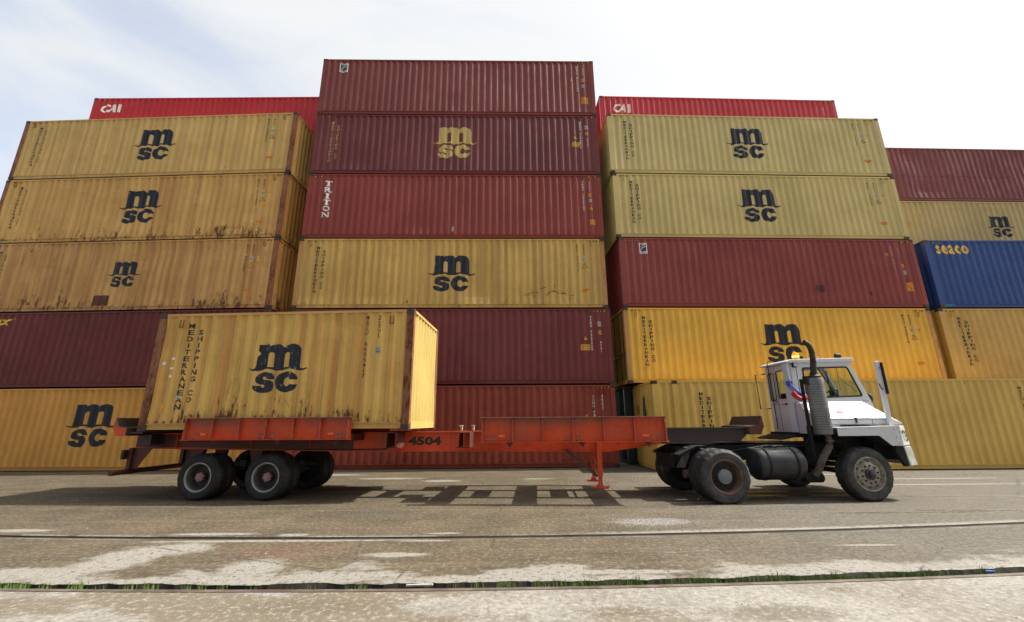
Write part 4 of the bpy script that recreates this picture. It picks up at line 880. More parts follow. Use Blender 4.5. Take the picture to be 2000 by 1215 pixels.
# bolsters
m = MB(); rb = [(-.50, 1.72), (-.41, 1.53), (-.21, 1.50), (-.21, 1.33), (-.44, 1.335), (-.53, 1.50)]
m.prism(rb, -.03, 2.47); 
for f in m.bm.faces:
    c = f.calc_center_median(); f.material_index = 0 if c.y < 0.0 else 1
br = m.build('rear_bolster', [OR, GOO], TR, bevel=.004)
m = MB(); m.prism([(1.0, .0)] , 0, 0) if False else None
m.box(-.205, .12, .03, 2.41, 1.375, 1.415); m.box(-.16, .06, .35, 2.1, 1.12, 1.349); m.build('rear_crossbeam', GOO, TR)
m = MB(); fb = [(12.84 + .27 - t_, z_ - .055 + .0) for t_, z_ in rb]; m.prism(fb, .50, 1.95)
for f in m.bm.faces:
    c = f.calc_center_median(); f.material_index = 0 if c.y < .52 else 1
m.build('front_bolster', [ORD, GOO], TR, bevel=.004)
m = MB(); m.box(11.52, 13.3, .80, 1.64, 1.12, 1.134); m.build('coupler_plate', GOO, TR)
# underride guard
for y in (.42, 1.9):
    m = MB(); m.prism([(-.42, 1.06), (.08, 1.06), (-.20, .66), (-.20, .60), (-.36, .60)], y, y + .012); m.box(-.43, -.345, y - .06, y + .07, .60, 1.06); m.build('guard_post', ORD, TR, bevel=.003)
m = MB(); m.tube([(-.40, .0, .555), (-.40, 2.44, .555)], .055, 14); m.build('underride_bar', ORD, TR, smooth=True)
m = MB(); m.box(-.50, -.44, .26, .40, .82, 1.02); m.build('tail_lamp_bracket', M['steel_dark'], TR, bevel=.004)
m = MB(); m.box(-.502, -.438, 2.0, 2.16, .82, 1.02); m.build('tail_lamp_bracket', M['steel_dark'], TR, bevel=.004)
# running gear
for ax_ in (1.50, 3.00):
    m = MB(); m.tube([(ax_, .5, .48), (ax_, 1.94, .48)], .075, 14); m.build('axle', GOO, TR, smooth=True)
    for y in (.83, 1.60):
        m = MB()
        for i in range(5): m.box(ax_ - .55 + i * .07, ax_ + .55 - i * .07, y - .04, y + .04, .56 + i * .018, .574 + i * .018)
        m.box(ax_ - .08, ax_ + .08, y - .07, y + .07, .52, .70); m.build('leaf_spring', GOO, TR)
    wheel(TR, ax_, .09, .48, .48, .27, 'trailer', False, .3 * ax_); wheel(TR, ax_, .40, .48, .48, .27, 'inner')
    wheel(TR, ax_, 2.35, .48, .48, .27, 'trailer', True, .2 * ax_); wheel(TR, ax_, 2.04, .48, .48, .27, 'inner', True)
for tt in (.86, 2.29):
    for y in (.83, 1.60):
        m = MB(); m.prism([(tt - .16, 1.03), (tt + .16, 1.02), (tt + .07, .60), (tt - .07, .60)], y - .06, y + .06); m.build('spring_hanger', ORD, TR)
m = MB(); m.tube([(2.29, .7, .62), (2.29, 1.74, .62)], .03, 8); m.lathe([(.001, -.1), (.09, -.1), (.09, .1), (.001, .1)], (2.6, 1.2, .85), 'x', 16); m.build('brake_chamber', GOO, TR, smooth=True)
# landing legs
LEGR = simple('sunlit_orange_leg', (.55, .075, .022), .5, var=.3, scale=5, rust=.45)
for y in (.62, 1.76):
    m = MB(); m.box(10.075, 10.18, y, y + .11, .42, 1.20); lg = m.build('landing_leg', OR, TR, bevel=.006)
    m = MB(); m.box(10.09, 10.165, y + .02, y + .09, .215, .42); m.build('inner_leg', LEGR, lg, bevel=.004)
    m = MB(); m.prism([(9.97, .18), (10.27, .18), (10.31, .215), (10.19, .205), (10.17, .27), (10.08, .27), (10.06, .205), (9.93, .215)], y - .04, y + .15); m.build('foot', LEGR, lg, bevel=.004)
    m = MB(); m.prism([(9.36, .965), (9.44, .985), (10.07, .46), (10.07, .38)], y + .03, y + .09); m.build('leg_brace', ORD, lg)
m = MB(); m.tube([(10.13, .74, .62), (10.13, 1.76, .62)], .022, 8); m.box(10.06, 10.2, .66, .74, .60, .64); m.build('leg_cross_shaft', GOO, TR)

# ------------------------------------------------------------------ yard tractor
KX, KY, KP = 4.0898, 8.9023, .05236
TT = empty('yard_tractor', (KX, KY, 0), KP, 'white yard truck with lit amber beacon and tall exhaust pulling the orange trailer', 'truck')
def white_paint(name, base, dirt):
    k = NT(name); v = k.coord(); n = k.noise(v, 2.4, 7, .65)
    col = k.mix(k.mr(n, .3, .7), tuple(c * .93 for c in base), base)
    col = k.mix(k.ma('MULTIPLY', k.mr(k.noise(k.coord((5, 5, .7)), 1.6, 7, .7), .5, .75), dirt), col, tuple(c * .62 for c in base))
    col = k.mix(k.ma('MULTIPLY', k.mr(k.noise(v, 7, 9, .72), .60, .70), dirt), col, (.30, .24, .20))
    col = k.mix(k.mr(k.noise(v, 12, 9, .75), .70, .73, 0, .8), col, (.12, .06, .04))
    return k.fin(col, k.mr(n, .3, .7, .3, .5), 0, k.noise(v, 3, 3), .08, .004)
WH = white_paint('truck_white_paint', (.56, .57, .60), .45); WP = white_paint('pinkish_white_paint', (.56, .47, .50), .7); WF = white_paint('bumper_grey_white', (.50, .51, .50), .8)  # WP: pinker white for the rear panels of cab and hood
BLK = simple('chassis_black', (.018, .018, .019), .8, var=.5, scale=4, dust=.3, dustcol=(.055, .048, .04), spec=.2); RUBB = simple('window_rubber', (.012, .012, .013), .6); CHR = simple('grey_heat_shield', (.17, .175, .18), .5, .4, var=.3, scale=4, dust=.3)
PIPE = simple('sooty_pipe', (.030, .026, .025), .55, .4, var=.4, dust=.2, dustcol=(.1, .06, .04)); PIPR = simple('rusty_exhaust_pipe', (.10, .075, .06), .7, .3, var=.5, scale=10, dust=.4)
gk = NT('cab_glass'); 
for nn in list(gk.t.nodes):
    if nn != gk.o: gk.t.nodes.remove(nn)
tb = gk.n('ShaderNodeBsdfTransparent'); tb.inputs[0].default_value = (.93, .97, .94, 1); gb = gk.n('ShaderNodeBsdfGlossy'); gb.inputs['Roughness'].default_value = .03; fr_ = gk.n('ShaderNodeFresnel'); fr_.inputs[0].default_value = 1.5
ms = gk.n('ShaderNodeMixShader'); ge_ = gk.n('ShaderNodeNewGeometry'); gk.l(gk.ma('MULTIPLY', gk.ma('MULTIPLY', fr_.outputs[0], gk.ma('SUBTRACT', 1.0, ge_.outputs['Backfacing'])), .8), ms.inputs[0]); gk.l(tb.outputs[0], ms.inputs[1]); gk.l(gb.outputs[0], ms.inputs[2]); gk.l(ms.outputs[0], gk.o.inputs[0]); GL = gk.m
Y0, Y1 = 1.0, 1.86    # cab sides
side = [(2.46, 1.30), (2.47, 2.86), (3.93, 2.90), (4.28, 1.98), (4.36, 1.62), (4.36, 1.30)]
win = rquad([(2.74, 2.76), (3.86, 2.79), (4.11, 2.09), (2.735, 2.04)], .07)
cb = plate([side, win], .04, 'cab_side', WH, TT, 'y', Y0, .004)
wf = plate([win, rquad([(2.775, 2.725), (3.84, 2.755), (4.065, 2.12), (2.77, 2.075)], .06)], .02, 'window_seal', RUBB, cb, 'y', Y0 - .008)
plate([rquad([(2.775, 2.725), (3.84, 2.755), (4.065, 2.12), (2.77, 2.075)], .06)], .006, 'side_window', GL, cb, 'y', Y0 + .012)
m = MB(); m.prism([(3.14, 2.75), (3.17, 2.75), (3.52, 2.08), (3.48, 2.08)], Y0 + .02, Y0 + .034); m.build('window_bar', RUBB, cb)
cb2 = plate([side, rquad([(2.55, 2.76), (3.86, 2.79), (4.11, 2.09), (2.545, 2.04)], .07)], .04, 'cab_side', WH, TT, 'y', Y1 - .04, .004)
win2 = rquad([(2.55, 2.76), (3.86, 2.79), (4.11, 2.09), (2.545, 2.04)], .07)
plate([win2], .006, 'side_window', GL, cb2, 'y', Y1 - .026)
# rear wall with two windows and the door line
rear = [(Y0 + .001, 1.30), (Y1 - .001, 1.30), (Y1 - .001, 2.86), (Y0 + .001, 2.86)]
w1 = rrect(1.14, 1.48, 2.06, 2.72, .05); w2 = rrect(1.57, 1.79, 2.02, 2.70, .05)
cr_w = plate([rear, w1, w2], .04, 'cab_rear', WP, TT, 'x', 2.418, .004)
for wq, q2 in ((w1, rrect(1.16, 1.46, 2.08, 2.70, .04)), (w2, rrect(1.59, 1.77, 2.04, 2.68, .04))):
    plate([wq, q2], .014, 'window_seal', RUBB, cr_w, 'x', 2.408); plate([q2], .005, 'rear_window', GL, cr_w, 'x', 2.425)
m = MB(); m.box(2.412, 2.4175, 1.52, 1.528, 1.32, 2.84); m.box(2.412, 2.4175, 1.085, 1.09, 1.32, 2.0); m.build('door_gap', RUBB, cr_w)
m = MB(); m.box(2.40, 2.4175, 1.22, 1.30, 1.92, 1.95); m.build('door_handle', BLK, cr_w)
# windscreen side (front) and floor, ceiling
m = MB(); q = [(3.93, 2.90), (4.28, 1.98), (4.36, 1.62), (4.36, 1.30)]
for (a, b), (c, d) in (((4.28, 1.98), (4.36, 1.62)), ((4.36, 1.62), (4.36, 1.30))): m.prism([(a, b), (c, d), (c - .04, d), (a - .04, b)], Y0 + .042, Y1 - .042)
m.build('cab_front', WH, TT)
m = MB(); m.prism([(3.94, 2.86), (4.275, 1.99), (4.268, 1.987), (3.933, 2.857)], Y0 + .09, Y1 - .09); ws = m.build('windscreen', GL, TT)
for ya in (Y0 + .042, Y1 - .09):
    m = MB(); m.prism([(3.94, 2.87), (4.28, 1.98), (4.22, 1.98), (3.88, 2.87)], ya, ya + .048); m.build('windscreen_pillar', WH, TT)
m = MB(); m.box(2.46, 4.30, Y0 + .042, Y1 - .042, 1.31, 1.36); m.build('cab_floor', BLK, TT)
m = MB(); m.prism([(2.35, 2.868), (2.35, 2.90), (2.46, 2.945), (3.96, 2.985), (4.00, 2.965), (4.00, 2.90), (2.6, 2.868)], Y0 - .06, Y1 + .10); rf = m.build('cab_roof', WH, TT, bevel=.012)
m = MB(); m.box(2.37, 2.416, Y0 - .02, Y0 + .16, 1.30, 2.862); m.build('corner_pillar', WH, TT, bevel=.008)
# interior
m = MB(); m.box(2.55, 2.95, 1.25, 1.75, 1.62, 1.78); m.box(2.56, 2.68, 1.32, 1.68, 1.78, 2.20); m.box(2.6, 2.9, 1.4, 1.6, 1.36, 1.62); m.build('driver_seat', simple('black_vinyl', (.02, .02, .022), .5), TT, bevel=.04)
m = MB(); m.prism([(3.72, 1.40), (4.2, 1.40), (4.22, 1.95), (3.98, 2.06), (3.80, 1.98)], Y0 + .05, Y1 - .05); m.build('dashboard', RUBB, TT, bevel=.02)
m = MB(); m.tube([(3.85, 1.5, 1.95), (3.66, 1.5, 2.12)], .025, 8)
cw_ = Vector((3.66, 1.5, 2.12)); nn = Vector((-.72, 0, .69)); a_ = nn.cross(Vector((0, 1, 0))).normalized()
m.tube([cw_ + .2 * (a_ * math.cos(t) + Vector((0, 1, 0)) * math.sin(t)) for t in [2 * math.pi * i / 24 for i in range(25)]], .014, 6, cap=False); m.box(3.64, 3.70, 1.32, 1.68, 2.10, 2.125); m.build('steering_wheel', RUBB, TT)
m = MB(); m.box(3.80, 3.90, 1.45, 1.62, 2.06, 2.28); m.tube([(3.78, 1.52, 2.0), (3.74, 1.52, 2.74)], .014, 6); m.build('display_unit', RUBB, TT)
# hood: slope from the cab down to the near side
hs = [(Y0 - .001, 1.98), (Y0 - .03, 1.985), (.40, 1.635), (.36, 1.60), (.36, 1.46), (Y0 - .001, 1.46)]
hd = MB(); hd.prism(hs, 2.45, 4.02, 'x'); hood = hd.build('engine_hood', WH, TT, bevel=.012)
m = MB(); A = [(4.022, y, z) for y, z in hs]; B = [(4.30, .985 if y > .9 else y + .02, min(z, 1.50 + (y - .36) * .30)) for y, z in hs]
va = [m.bm.verts.new(p) for p in A]; vb = [m.bm.verts.new(p) for p in B]; m._f(va[::-1]); m._f(vb)
for i in range(6): m._f([va[i], va[(i + 1) % 6], vb[(i + 1) % 6], vb[i]])
m.build('hood_nose', WH, TT, bevel=.008)
m = MB(); m.box(2.45, 4.14, .352, .3585, 1.575, 1.583); m.build('hood_seam', RUBB, hood)
m = MB(); m.box(3.24, 3.27, .335, .358, 1.50, 1.61); m.box(3.225, 3.285, .34, .357, 1.595, 1.61); m.build('hood_latch', RUBB, hood)
m = MB(); m.prism([(Y0 - .002, 1.97), (.375, 1.60), (.365, 1.28), (Y0 - .002, 1.28)], 2.425, 2.447, 'x'); m.build('hood_rear_panel', WP, TT)
m = MB(); m.box(2.447, 2.9, .37, Y0 - .005, 1.28, 1.458); m.build('step_box', WP, TT)
sl = Matrix.Rotation(math.atan2(.35, .57), 4, 'X')
def slope(fl, nm, mt, lift):
    bm = bmesh.new(); V = [bm.verts.new((x, .40 + z * .8525 , 1.635 + z * .5225)) for x, z in fl.v]
    nrm = Vector((0, -.5225, .8525))
    for v in V: v.co += nrm * lift
    for f in fl.f:
        try: bm.faces.new([V[i] for i in f])
        except ValueError: pass
    me = bpy.data.meshes.new(nm); bm.to_mesh(me); bm.free(); me.materials.append(mt); o = bpy.data.objects.new(nm, me); C.objects.link(o); o.parent = hood; return o
fl = Flat()
for r_ in range(3):
    for i in range(9): fl.poly([(3.02 + i * .115, .34 - r_ * .028), (3.10 + i * .115, .34 - r_ * .028), (3.10 + i * .115, .352 - r_ * .028), (3.02 + i * .115, .352 - r_ * .028)])
slope(fl, 'vent_slot', simple('grey_vent', (.10, .10, .11), .7), .0125)
slope(Flat().poly([(3.03, .13), (3.15, .13), (3.15, .21), (3.03, .21)]), 'red_badge', simple('faded_red_badge', (.50, .06, .05), .6), .0125)
slope(Flat().fit('Marine Terminals Services', 3.18, 3.62, .18, .21, .0).fit('Container Division LLC', 3.18, 3.70, .13, .16, .0), 'lettering', simple('faded_red_text', (.28, .12, .11), .7), .0125)
# front fender with chamfered corner
fs = [(2.50, 1.245), (2.50, 1.405), (3.86, 1.425), (3.92, 1.045), (3.60, 1.045), (3.34, 1.245)]
m = MB(); m.prism([(2.50, 1.25), (2.50, 1.40), (3.83, 1.425), (3.83, 1.05), (3.60, 1.05), (3.36, 1.25)], -.02, -.005); m.prism([(2.50, 1.402), (3.83, 1.427), (3.83, 1.44), (2.50, 1.415)], -.02, .359)
fd = m.build('front_fender', WH, TT)
m = MB(); m.prism([(2.52, 1.24), (3.3602, 1.248), (3.6002, 1.05), (3.6002, 1.062), (3.3602, 1.262), (2.52, 1.254)], -.004, .359); m.build('wheel_arch_liner', BLK, fd)
m = MB(); pl = [(3.832, -.02), (4.16, .17), (4.16, .40), (3.832, .40)]
va = [m.bm.verts.new((x, y, 1.05)) for x, y in pl]; vb = [m.bm.verts.new((x - (.05 if i in (1, 2) else 0), y, 1.44)) for i, (x, y) in enumerate(pl)]
m._f(va[::-1]); m._f(vb)
for i in range(4): m._f([va[i], va[(i + 1) % 4], vb[(i + 1) % 4], vb[i]])
fc = m.build('fender_corner', WF, TT, bevel=.01)
# TT 3 on the chamfer
bm = bmesh.new(); fl = Flat().fit('TT', .05, .20, 1.13, 1.35, .035).fit('3', .25, .34, 1.13, 1.35, .035)
V = []
for x, z in fl.v:
    kx = x / .379; k2 = (z - 1.05) / .39
    px = 3.832 + (.328 - .05 * k2) * kx; py = -.02 + .19 * kx; V.append(bm.verts.new((px + .003, py - .0105, z)))
for f in fl.f: bm.faces.new([V[i] for i in f])
me = bpy.data.meshes.new('lettering'); bm.to_mesh(me); bm.free(); me.materials.append(M['black_ink']); o = bpy.data.objects.new('lettering', me); C.objects.link(o); o.parent = fc
m = MB()
for x, z in ((3.70, 1.38), (3.78, 1.40), (3.80, 1.32), (3.72, 1.22), (3.80, 1.20), (3.76, 1.10), (2.60, 1.38), (2.68, 1.39)): m.lathe([(.009, 0), (.006, -.006), (.001, -.007)], (x, -.0205, z), 'y', 8)
m.build('rivet', BLK, fd)
# bumper
m = MB(); m.prism([(3.66, 1.02), (3.83, 1.03), (3.86, .66), (3.80, .65), (3.66, .93)], -.01, .06); m.build('bumper_bracket', BLK, TT)
m = MB(); pl = [(3.835, -.02), (4.17, .17), (4.17, 2.25), (3.835, 2.44), (3.79, 2.38), (4.09, 2.20), (4.09, .22), (3.79, .04)]
va = [m.bm.verts.new((x + .06, y, .66)) for x, y in pl]; vb = [m.bm.verts.new((x, y, 1.03)) for x, y in pl]; n = len(pl)
m._f(va[::-1]); m._f(vb)
for i in range(n): m._f([va[i], va[(i + 1) % n], vb[(i + 1) % n], vb[i]])
m.build('front_bumper', simple('galvanised_bumper', (.33, .34, .31), .5, .3, var=.35, scale=4, dust=.4), TT, bevel=.008)
m = MB(); m.box(3.6, 4.09, .42, 2.0, .75, 1.44); m.box(3.0, 3.6, .75, 1.7, .70, 1.27); m.build('engine_bay', BLK, TT)
# far fender
m = MB(); m.prism([(3.20, 1.25), (3.20, 1.40), (4.0, 1.425), (4.08, 1.05), (3.60, 1.05), (3.36, 1.25)], Y1 + .04, 2.44); m.build('front_fender', WH, TT)
# chassis
for y in (.80, 1.56):
    m = MB(); m.prism([(-.52, .62), (-.62, .86), (-.30, 1.045), (2.60, 1.085), (3.95, 1.085), (3.95, .84), (2.2, .80), (.9, .74), (-.2, .70)], y, y + .09); m.build('chassis_rail', BLK, TT, bevel=.004)
for x in (-.5, .9, 2.0, 2.9):
    m = MB(); m.box(x, x + .12, .892, 1.558, .80, 1.03); m.build('chassis_crossmember', BLK, TT)
m = MB(); m.box(1.2, 2.35, .80, 1.65, 1.088, 1.10); m.build('deck_plate', simple('worn_steel_deck', (.04, .038, .036), .5, .3, dust=.3, dustcol=(.10, .09, .075)), TT)
m = MB(); m.prism([(1.95, 1.16), (2.30, 1.25), (2.9, 1.25), (2.9, 1.20), (2.3, 1.20), (1.97, 1.14)], .95, 1.9); m.build('cab_subframe', BLK, TT, bevel=.005)
m = MB(); m.box(2.40, 4.0, 1.04, 2.0, 1.19, 1.298); m.build('cab_base', BLK, TT)
m = MB(); m.prism([(2.25, 1.085), (2.9, 1.085), (2.55, .62), (2.2, .66)], .62, .66); m.build('gearbox_guard', BLK, TT)
# fifth wheel and rear ramp
m = MB(); pts = []
for i in range(25):
    a = R_(25 + 310 * i / 24); pts.append((.12 + .50 * math.cos(a), 1.22 + .45 * math.sin(a)))
m.prism(pts, 1.066, 1.10, 'z'); m.box(-.1, .35, .95, 1.5, .98, 1.065); m.build('fifth_wheel', simple('greasy_fifth_wheel', (.03, .028, .026), .35, .4), TT, bevel=.006)
for y in (.50, 1.68):
    m = MB(); m.prism([(-.62, .84), (-.62, .89), (-.22, 1.062), (.0, 1.062), (.0, 1.045), (-.20, 1.035)], y, y + .27); m.build('guide_ramp', BLK, TT, bevel=.004)
m = MB(); m.box(-.66, -.60, .78, 1.66, .60, .88); m.build('rear_crossbeam', BLK, TT)
for y in (.62, 1.82):
    m = MB(); m.prism([(-.62, .62), (-.45, .62), (-.30, .95), (-.45, .95)], y, y + .06); m.lathe([(.001, -.09), (.085, -.09), (.085, .06), (.001, .06)], (-.40, y, .50), 'x', 14); m.build('brake_chamber', simple('grimy_brake_chamber', (.09, .075, .065), .7, var=.5, scale=12), TT, smooth=True)
m = MB(); m.tube([(.08, .5, .51), (.08, 1.94, .51)], .085, 14); m.lathe([(.06, -.26), (.22, -.16), (.25, 0), (.22, .16), (.06, .26)], (.08, 1.22, .53), 'y', 20); m.build('drive_axle', BLK, TT, smooth=True)
m = MB(); m.tube([(3.03, .4, .50), (3.03, 2.04, .50)], .055, 12); m.build('steer_axle', BLK, TT, smooth=True)
for y in (.845, 1.605):
    m = MB()
    for i in range(5): m.box(2.45 + i * .09, 3.63 - i * .09, y - .04, y + .04, .60 + i * .015, .613 + i * .015)
    m.build('leaf_spring', BLK, TT)
wheel(TT, .08, .0, .515, .515, .28, 'drive', False, .4); wheel(TT, .08, .33, .515, .515, .28, 'inner')
wheel(TT, .08, 2.44, .515, .515, .28, 'drive', True, .1); wheel(TT, .08, 2.11, .515, .515, .28, 'inner', True)
wheel(TT, 3.04, .03, .525, .525, .30, 'steer', False, .2); wheel(TT, 3.04, 2.41, .525, .525, .30, 'steer', True)
# tank with straps
m = MB(); m.lathe([(.001, .0), (.22, .0), (.285, .018), (.31, .05), (.315, .08), (.315, .90), (.31, .93), (.285, .962), (.22, .98), (.001, .98)], (.88, .39, .70), 'x', 40); tk = m.build('fuel_tank', simple('black_tank', (.020, .024, .030), .38, var=.4, scale=5, dust=.25, dustcol=(.10, .09, .08)), TT, smooth=True)
for x in (1.04, 1.62):
    m = MB(); m.lathe([(.316, 0), (.322, 0), (.322, .05), (.316, .05)], (x, .39, .70), 'x', 40, close=True); m.build('tank_strap', BLK, tk)
m = MB(); m.lathe([(.001, 0), (.06, 0), (.06, .05), (.001, .05)], (1.3, .39, 1.012), 'z', 14)
for i in range(7): m.box(1.0 + i * .09, 1.06 + i * .09, .35 + .02 * (i % 2), .43, 1.005, 1.03 + .012 * (i % 3))
m.build('tank_fitting', BLK, tk)
m = MB(); 
for q in range(3): m.tube([(.62, .6 + q * .03, .62), (.75, .55 + q * .03, .55 - .02 * q), (.95, .55 + q * .03, .50 - .02 * q), (1.1, .55 + q * .03, .46)], .012, 6)
m.build('brake_hose', RUBB, TT)
# exhaust
mx_, my_ = 2.335, .16
m = MB(); m.lathe([(.08, 1.275), (.16, 1.28), (.168, 1.30), (.168, 2.40), (.158, 2.425), (.09, 2.43)], (mx_, my_, 0), 'z', 36); m.mi = 1
for j in range(19):
    zz = 1.38 + j * .0505
    if j in (9,): continue
    for i in range(26):
        a = 2 * math.pi * (i + (j % 2) * .5) / 26; cx_, cy_ = mx_ + .1688 * math.cos(a), my_ + .1688 * math.sin(a); tx_, ty_ = -math.sin(a), math.cos(a)
        if math.sin(a) > .35: continue
        m._f([m.bm.verts.new((cx_ + tx_ * .0105 * math.cos(b), cy_ + ty_ * .0105 * math.cos(b), zz + .0105 * math.sin(b))) for b in [k_ * math.pi / 3 for k_ in range(6)]])
muf = m.build('muffler_shield', [CHR, RUBB], TT, smooth=True)
m = MB(); m.lathe([(.001, 2.432), (.12, 2.432), (.12, 2.47), (.075, 2.50), (.072, 2.55), (.001, 2.55)], (mx_ + .02, my_, 0), 'z', 20); m.box(2.13, 2.18, .10, .22, 2.30, 2.47); m.build('muffler_cap', PIPE, muf, smooth=True)
m = MB(); m.tube([(2.335, .14, 2.50), (2.365, .13, 2.75), (2.37, .12, 2.95), (2.36, .12, 3.05), (2.335, .12, 3.12), (2.285, .12, 3.175), (2.23, .12, 3.21)], .062, 16, r2=.05); m.build('exhaust_stack', PIPE, muf, smooth=True)
m = MB(); m.tube([(2.44, .20, 1.275), (2.46, .20, 1.16), (2.44, .20, 1.05), (2.37, .2, .95), (2.27, .20, .84), (2.20, .22, .70), (2.15, .24, .58), (2.10, .30, .47)], .068, 16); m.lathe([(.072, 0), (.080, 0), (.080, .03), (.072, .03)], (2.46, .20, 1.14), 'z', 16, close=True); m.build('exhaust_downpipe', PIPR, muf, smooth=True)
m = MB(); m.box(2.14, 2.165, .26, .34, .62, 2.42); m.box(2.14, 2.5, .345, .37, 1.25, 1.45); m.build('exhaust_bracket', BLK, muf)
m = MB(); m.tube([(1.9, .4, .42), (2.3, .4, .42)], .10, 12); m.build('air_dryer', BLK, TT, smooth=True)
# air hoses (coiled)
def coil(p, r, turns, wr, mat):
    pts = []; P_ = [Vector(q) for q in p]; N_ = turns * 10
    for i in range(N_ + 1):
        t = i / N_ * (len(P_) - 1); j = min(len(P_) - 2, int(t)); u = t - j; c = P_[j].lerp(P_[j + 1], u); d = (P_[j + 1] - P_[j]).normalized(); a = d.cross(Vector((0, 1, .01))).normalized(); b = d.cross(a)
        an = 2 * math.pi * i / 10; pts.append(c + r * (a * math.cos(an) + b * math.sin(an)))
    m = MB(); m.tube(pts, wr, 5); return m.build('coiled_air_hose', mat, TT, smooth=True)
coil([(2.28, .90, 2.44), (2.29, .88, 2.33), (2.38, .86, 2.21), (2.50, .86, 2.13), (2.60, .86, 2.09)], .045, 18, .011, simple('blue_hose', (.03, .08, .40), .4, var=.1))
coil([(2.29, .82, 2.18), (2.35, .82, 2.09), (2.46, .82, 2.03), (2.57, .82, 2.04), (2.64, .84, 2.10)], .045, 20, .011, simple('red_hose', (.55, .02, .03), .4, var=.1))
m = MB(); m.tube([(2.42, 1.0, 2.40), (2.40, .92, 2.42), (2.30, .90, 2.45)], .018, 8); m.tube([(2.64, .84, 2.09), (2.62, .92, 1.99), (2.60, .99, 1.95)], .014, 8); m.build('hose_fitting', RUBB, TT)
# lights and mirrors
m = MB(); m.lathe([(.001, 0), (.10, 0), (.10, .03), (.085, .04), (.001, .04)], (2.85, 1.28, 2.962), 'z', 20); bc = m.build('beacon_base', RUBB, TT, smooth=True)
em = NT('amber_lens_lit'); em.b.inputs['Base Color'].default_value = (1, .35, .03, 1); em.b.inputs['Roughness'].default_value = .2
lv = em.coord(); lzn = em.sep(lv)[2]; em.b.inputs['Emission Color'].default_value = (1, .30, .02, 1); em.b.inputs['Emission Strength'].default_value = 0.35
m = MB(); m.lathe([(.070, 3.003), (.074, 3.02), (.072, 3.10), (.062, 3.135), (.04, 3.15), (.001, 3.155)], (2.85, 1.28, 0), 'z', 20); m.build('beacon_lens', em.m, bc, smooth=True)
em2 = NT('beacon_bulb_lit'); em2.b.inputs['Base Color'].default_value = (1, .6, .1, 1); em2.b.inputs['Emission Color'].default_value = (1, .62, .12, 1); em2.b.inputs['Emission Strength'].default_value = 1.6
m = MB(); m.lathe([(.04, 3.035), (.0752, 3.038), (.0750, 3.075), (.04, 3.08)], (2.85, 1.28, 0), 'z', 20); m.build('beacon_bulb', em2.m, bc, smooth=True)
m = MB(); m.lathe([(.001, -.05), (.055, -.045), (.075, .02), (.075, .04), (.001, .045)], (4.05, 1.45, 3.10), 'x', 18); m.tube([(4.05, 1.45, 2.97), (4.05, 1.45, 3.05)], .012, 6); m.build('work_light', RUBB, TT, smooth=True)
m = MB(); m.lathe([(.001, -.05), (.055, -.045), (.07, .02), (.07, .03), (.001, .035)], (3.55, 1.5, 3.015), 'x', 16); m.build('work_light', RUBB, TT, smooth=True)
m = MB(); m.box(2.50, 2.60, .93, .99, 2.76, 2.87); sl_ = m.build('side_lamp', RUBB, TT, bevel=.01); m = MB(); m.box(2.515, 2.585, .922, .929, 2.78, 2.85); m.build('lamp_glass', simple('pale_lens', (.5, .48, .45), .2), sl_)
m = MB(); m.prism([(3.895, 2.80), (3.985, 2.82), (3.985, 1.44), (3.90, 1.44)], .27, .33); mp_ = m.build('mirror_post', WH, TT, bevel=.006)
m = MB(); m.box(3.992, 4.010, .22, .38, 2.10, 2.78); m.tube([(3.99, .30, 2.66), (3.93, .24, 2.66)], .01, 6); m.tube([(3.99, .30, 2.2), (3.88, .24, 2.2), (3.82, .22, 2.32)], .012, 6); m.build('wing_mirror', RUBB, mp_, bevel=.004)
m = MB(); m.lathe([(.001, -.03), (.09, -.02), (.135, .02), (.135, .035), (.001, .04)], (4.86, 1.75, 2.08), 'x', 22); m.tube([(4.86, 1.75, 2.08), (4.6, 1.75, 1.95), (4.33, 1.72, 1.85)], .014, 6); m.build('convex_mirror', RUBB, TT, smooth=True)
# nose on the far side so that the mirror arm has something to stand on
m = MB(); m.tube([(2.62, 2.30, 2.74), (2.42, 2.30, 2.72), (2.44, 2.30, 1.85), (2.66, 2.30, 1.86), (2.66, 2.04, 1.86)], .016, 6); m.tube([(2.62, 2.30, 2.74), (2.62, 2.04, 2.74)], .016, 6); m.build('mirror_bracket', RUBB, TT)
m = MB(); m.tube([(2.39, 1.64, 2.98), (2.35, 1.64, 2.95), (2.38, 1.66, 2.55), (2.37, 1.64, 2.0), (2.37, 1.64, 1.36)], .012, 6); m.tube([(2.42, 1.3, 2.97), (2.36, 1.62, 2.98)], .01, 6); m.build('cab_cable', RUBB, TT)
m = MB(); m.tube([(2.75, .985, 1.97), (4.2, .985, 1.985)], .006, 6); m.build('hood_hinge', RUBB, hood)

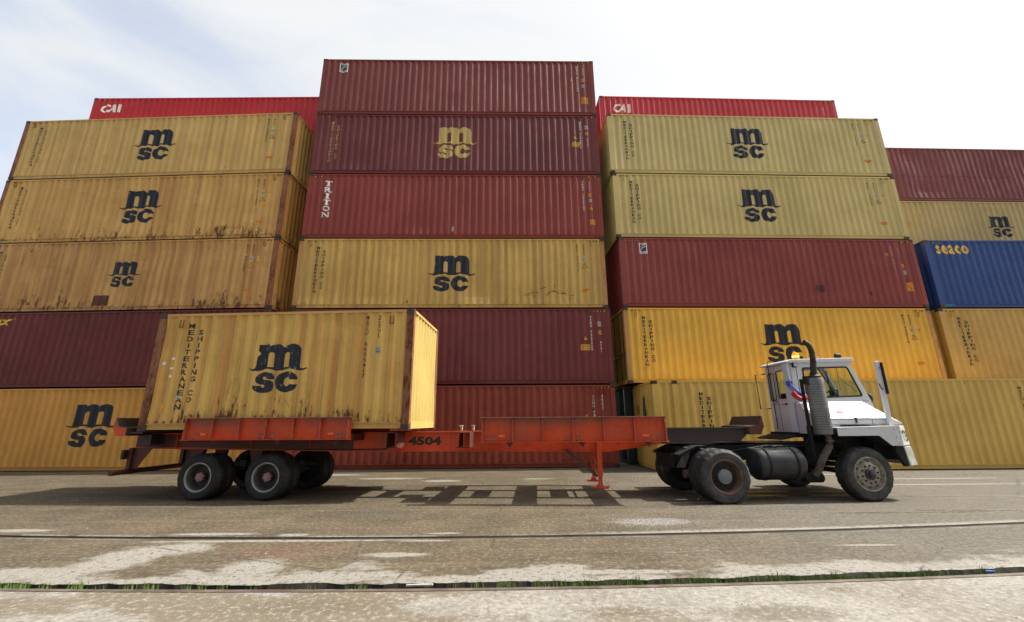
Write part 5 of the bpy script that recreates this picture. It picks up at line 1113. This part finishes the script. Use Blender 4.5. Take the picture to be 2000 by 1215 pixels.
for (x, z) in [(2.50 + i * .19, 2.84 + i * .005) for i in range(8)] + [(2.50, 1.4 + i * .16) for i in range(9)] + [(2.62 + i * .2, 1.405) for i in range(4)]:
    m = MB(); m.lathe([(.008, 0), (.005, -.005), (.001, -.006)], (x, Y0 - .0005, z), 'y', 6); m.build('rivet', WP, cb)
m = MB(); m.box(2.50, 2.60, Y0 - .006, Y0 - .0005, 1.99, 1.998); m.box(2.60, 2.608, Y0 - .006, Y0 - .0005, 1.95, 2.83); m.build('panel_seam', BLK, cb)
m = MB(); m.box(2.41, 2.4175, 1.13, 1.82, 1.93, 1.936); m.box(2.409, 2.4175, 1.56, 1.60, 1.98, 2.0); m.build('panel_seam', BLK, cr_w)
m = MB(); m.tube([(4.20, 1.25, 2.20), (4.06, 1.5, 2.56)], .008, 6); m.build('wiper', RUBB, TT)
m = MB(); m.box(2.455, 4.015, .356, .3595, 1.468, 1.474); m.box(3.62, 3.626, .3555, .3595, 1.474, 1.575); m.build('hood_seam', RUBB, hood)
for x in (2.7, 3.7):
    m = MB(); m.box(x, x + .07, Y0 - .032, Y0 - .001, 1.975, 1.992); m.build('hood_hinge', WP, hood)
m = MB(); m.box(2.52, 2.80, .22, .37, 1.12, 1.14); m.box(2.52, 2.80, .20, .37, .84, .86); m.tube([(2.52, .21, .86), (2.52, .21, 1.25)], .012, 6); m.tube([(2.80, .21, .86), (2.80, .21, 1.25)], .012, 6); m.build('cab_step', BLK, TT)
m = MB()
for y in (.72, .70, .76): m.tube([(-.4, y, 1.02), (.6, y + .02, .93), (1.4, y - .02, 1.04), (2.3, y, 1.02), (2.5, y + .1, 1.2)], .012, 6)
m.build('air_line', RUBB, TT)
m = MB(); m.tube([(2.55, .95, 2.42), (1.6, 1.1, 1.75), (.9, 1.2, 1.45), (.2, 1.2, 1.30)], .009, 6) if False else m.tube([(4.34, 1.9, 2.3), (4.34, 1.9, 2.9)], .006, 5); m.build('aerial', RUBB, TT)
m = MB()
for y in (.70, .76): m.tube([(.4, y, 1.02), (2.6, y - .02, 1.0), (4.4, y, .985), (5.4, y, 1.0)], .012, 6)
m.build('air_line', GOO, TR)
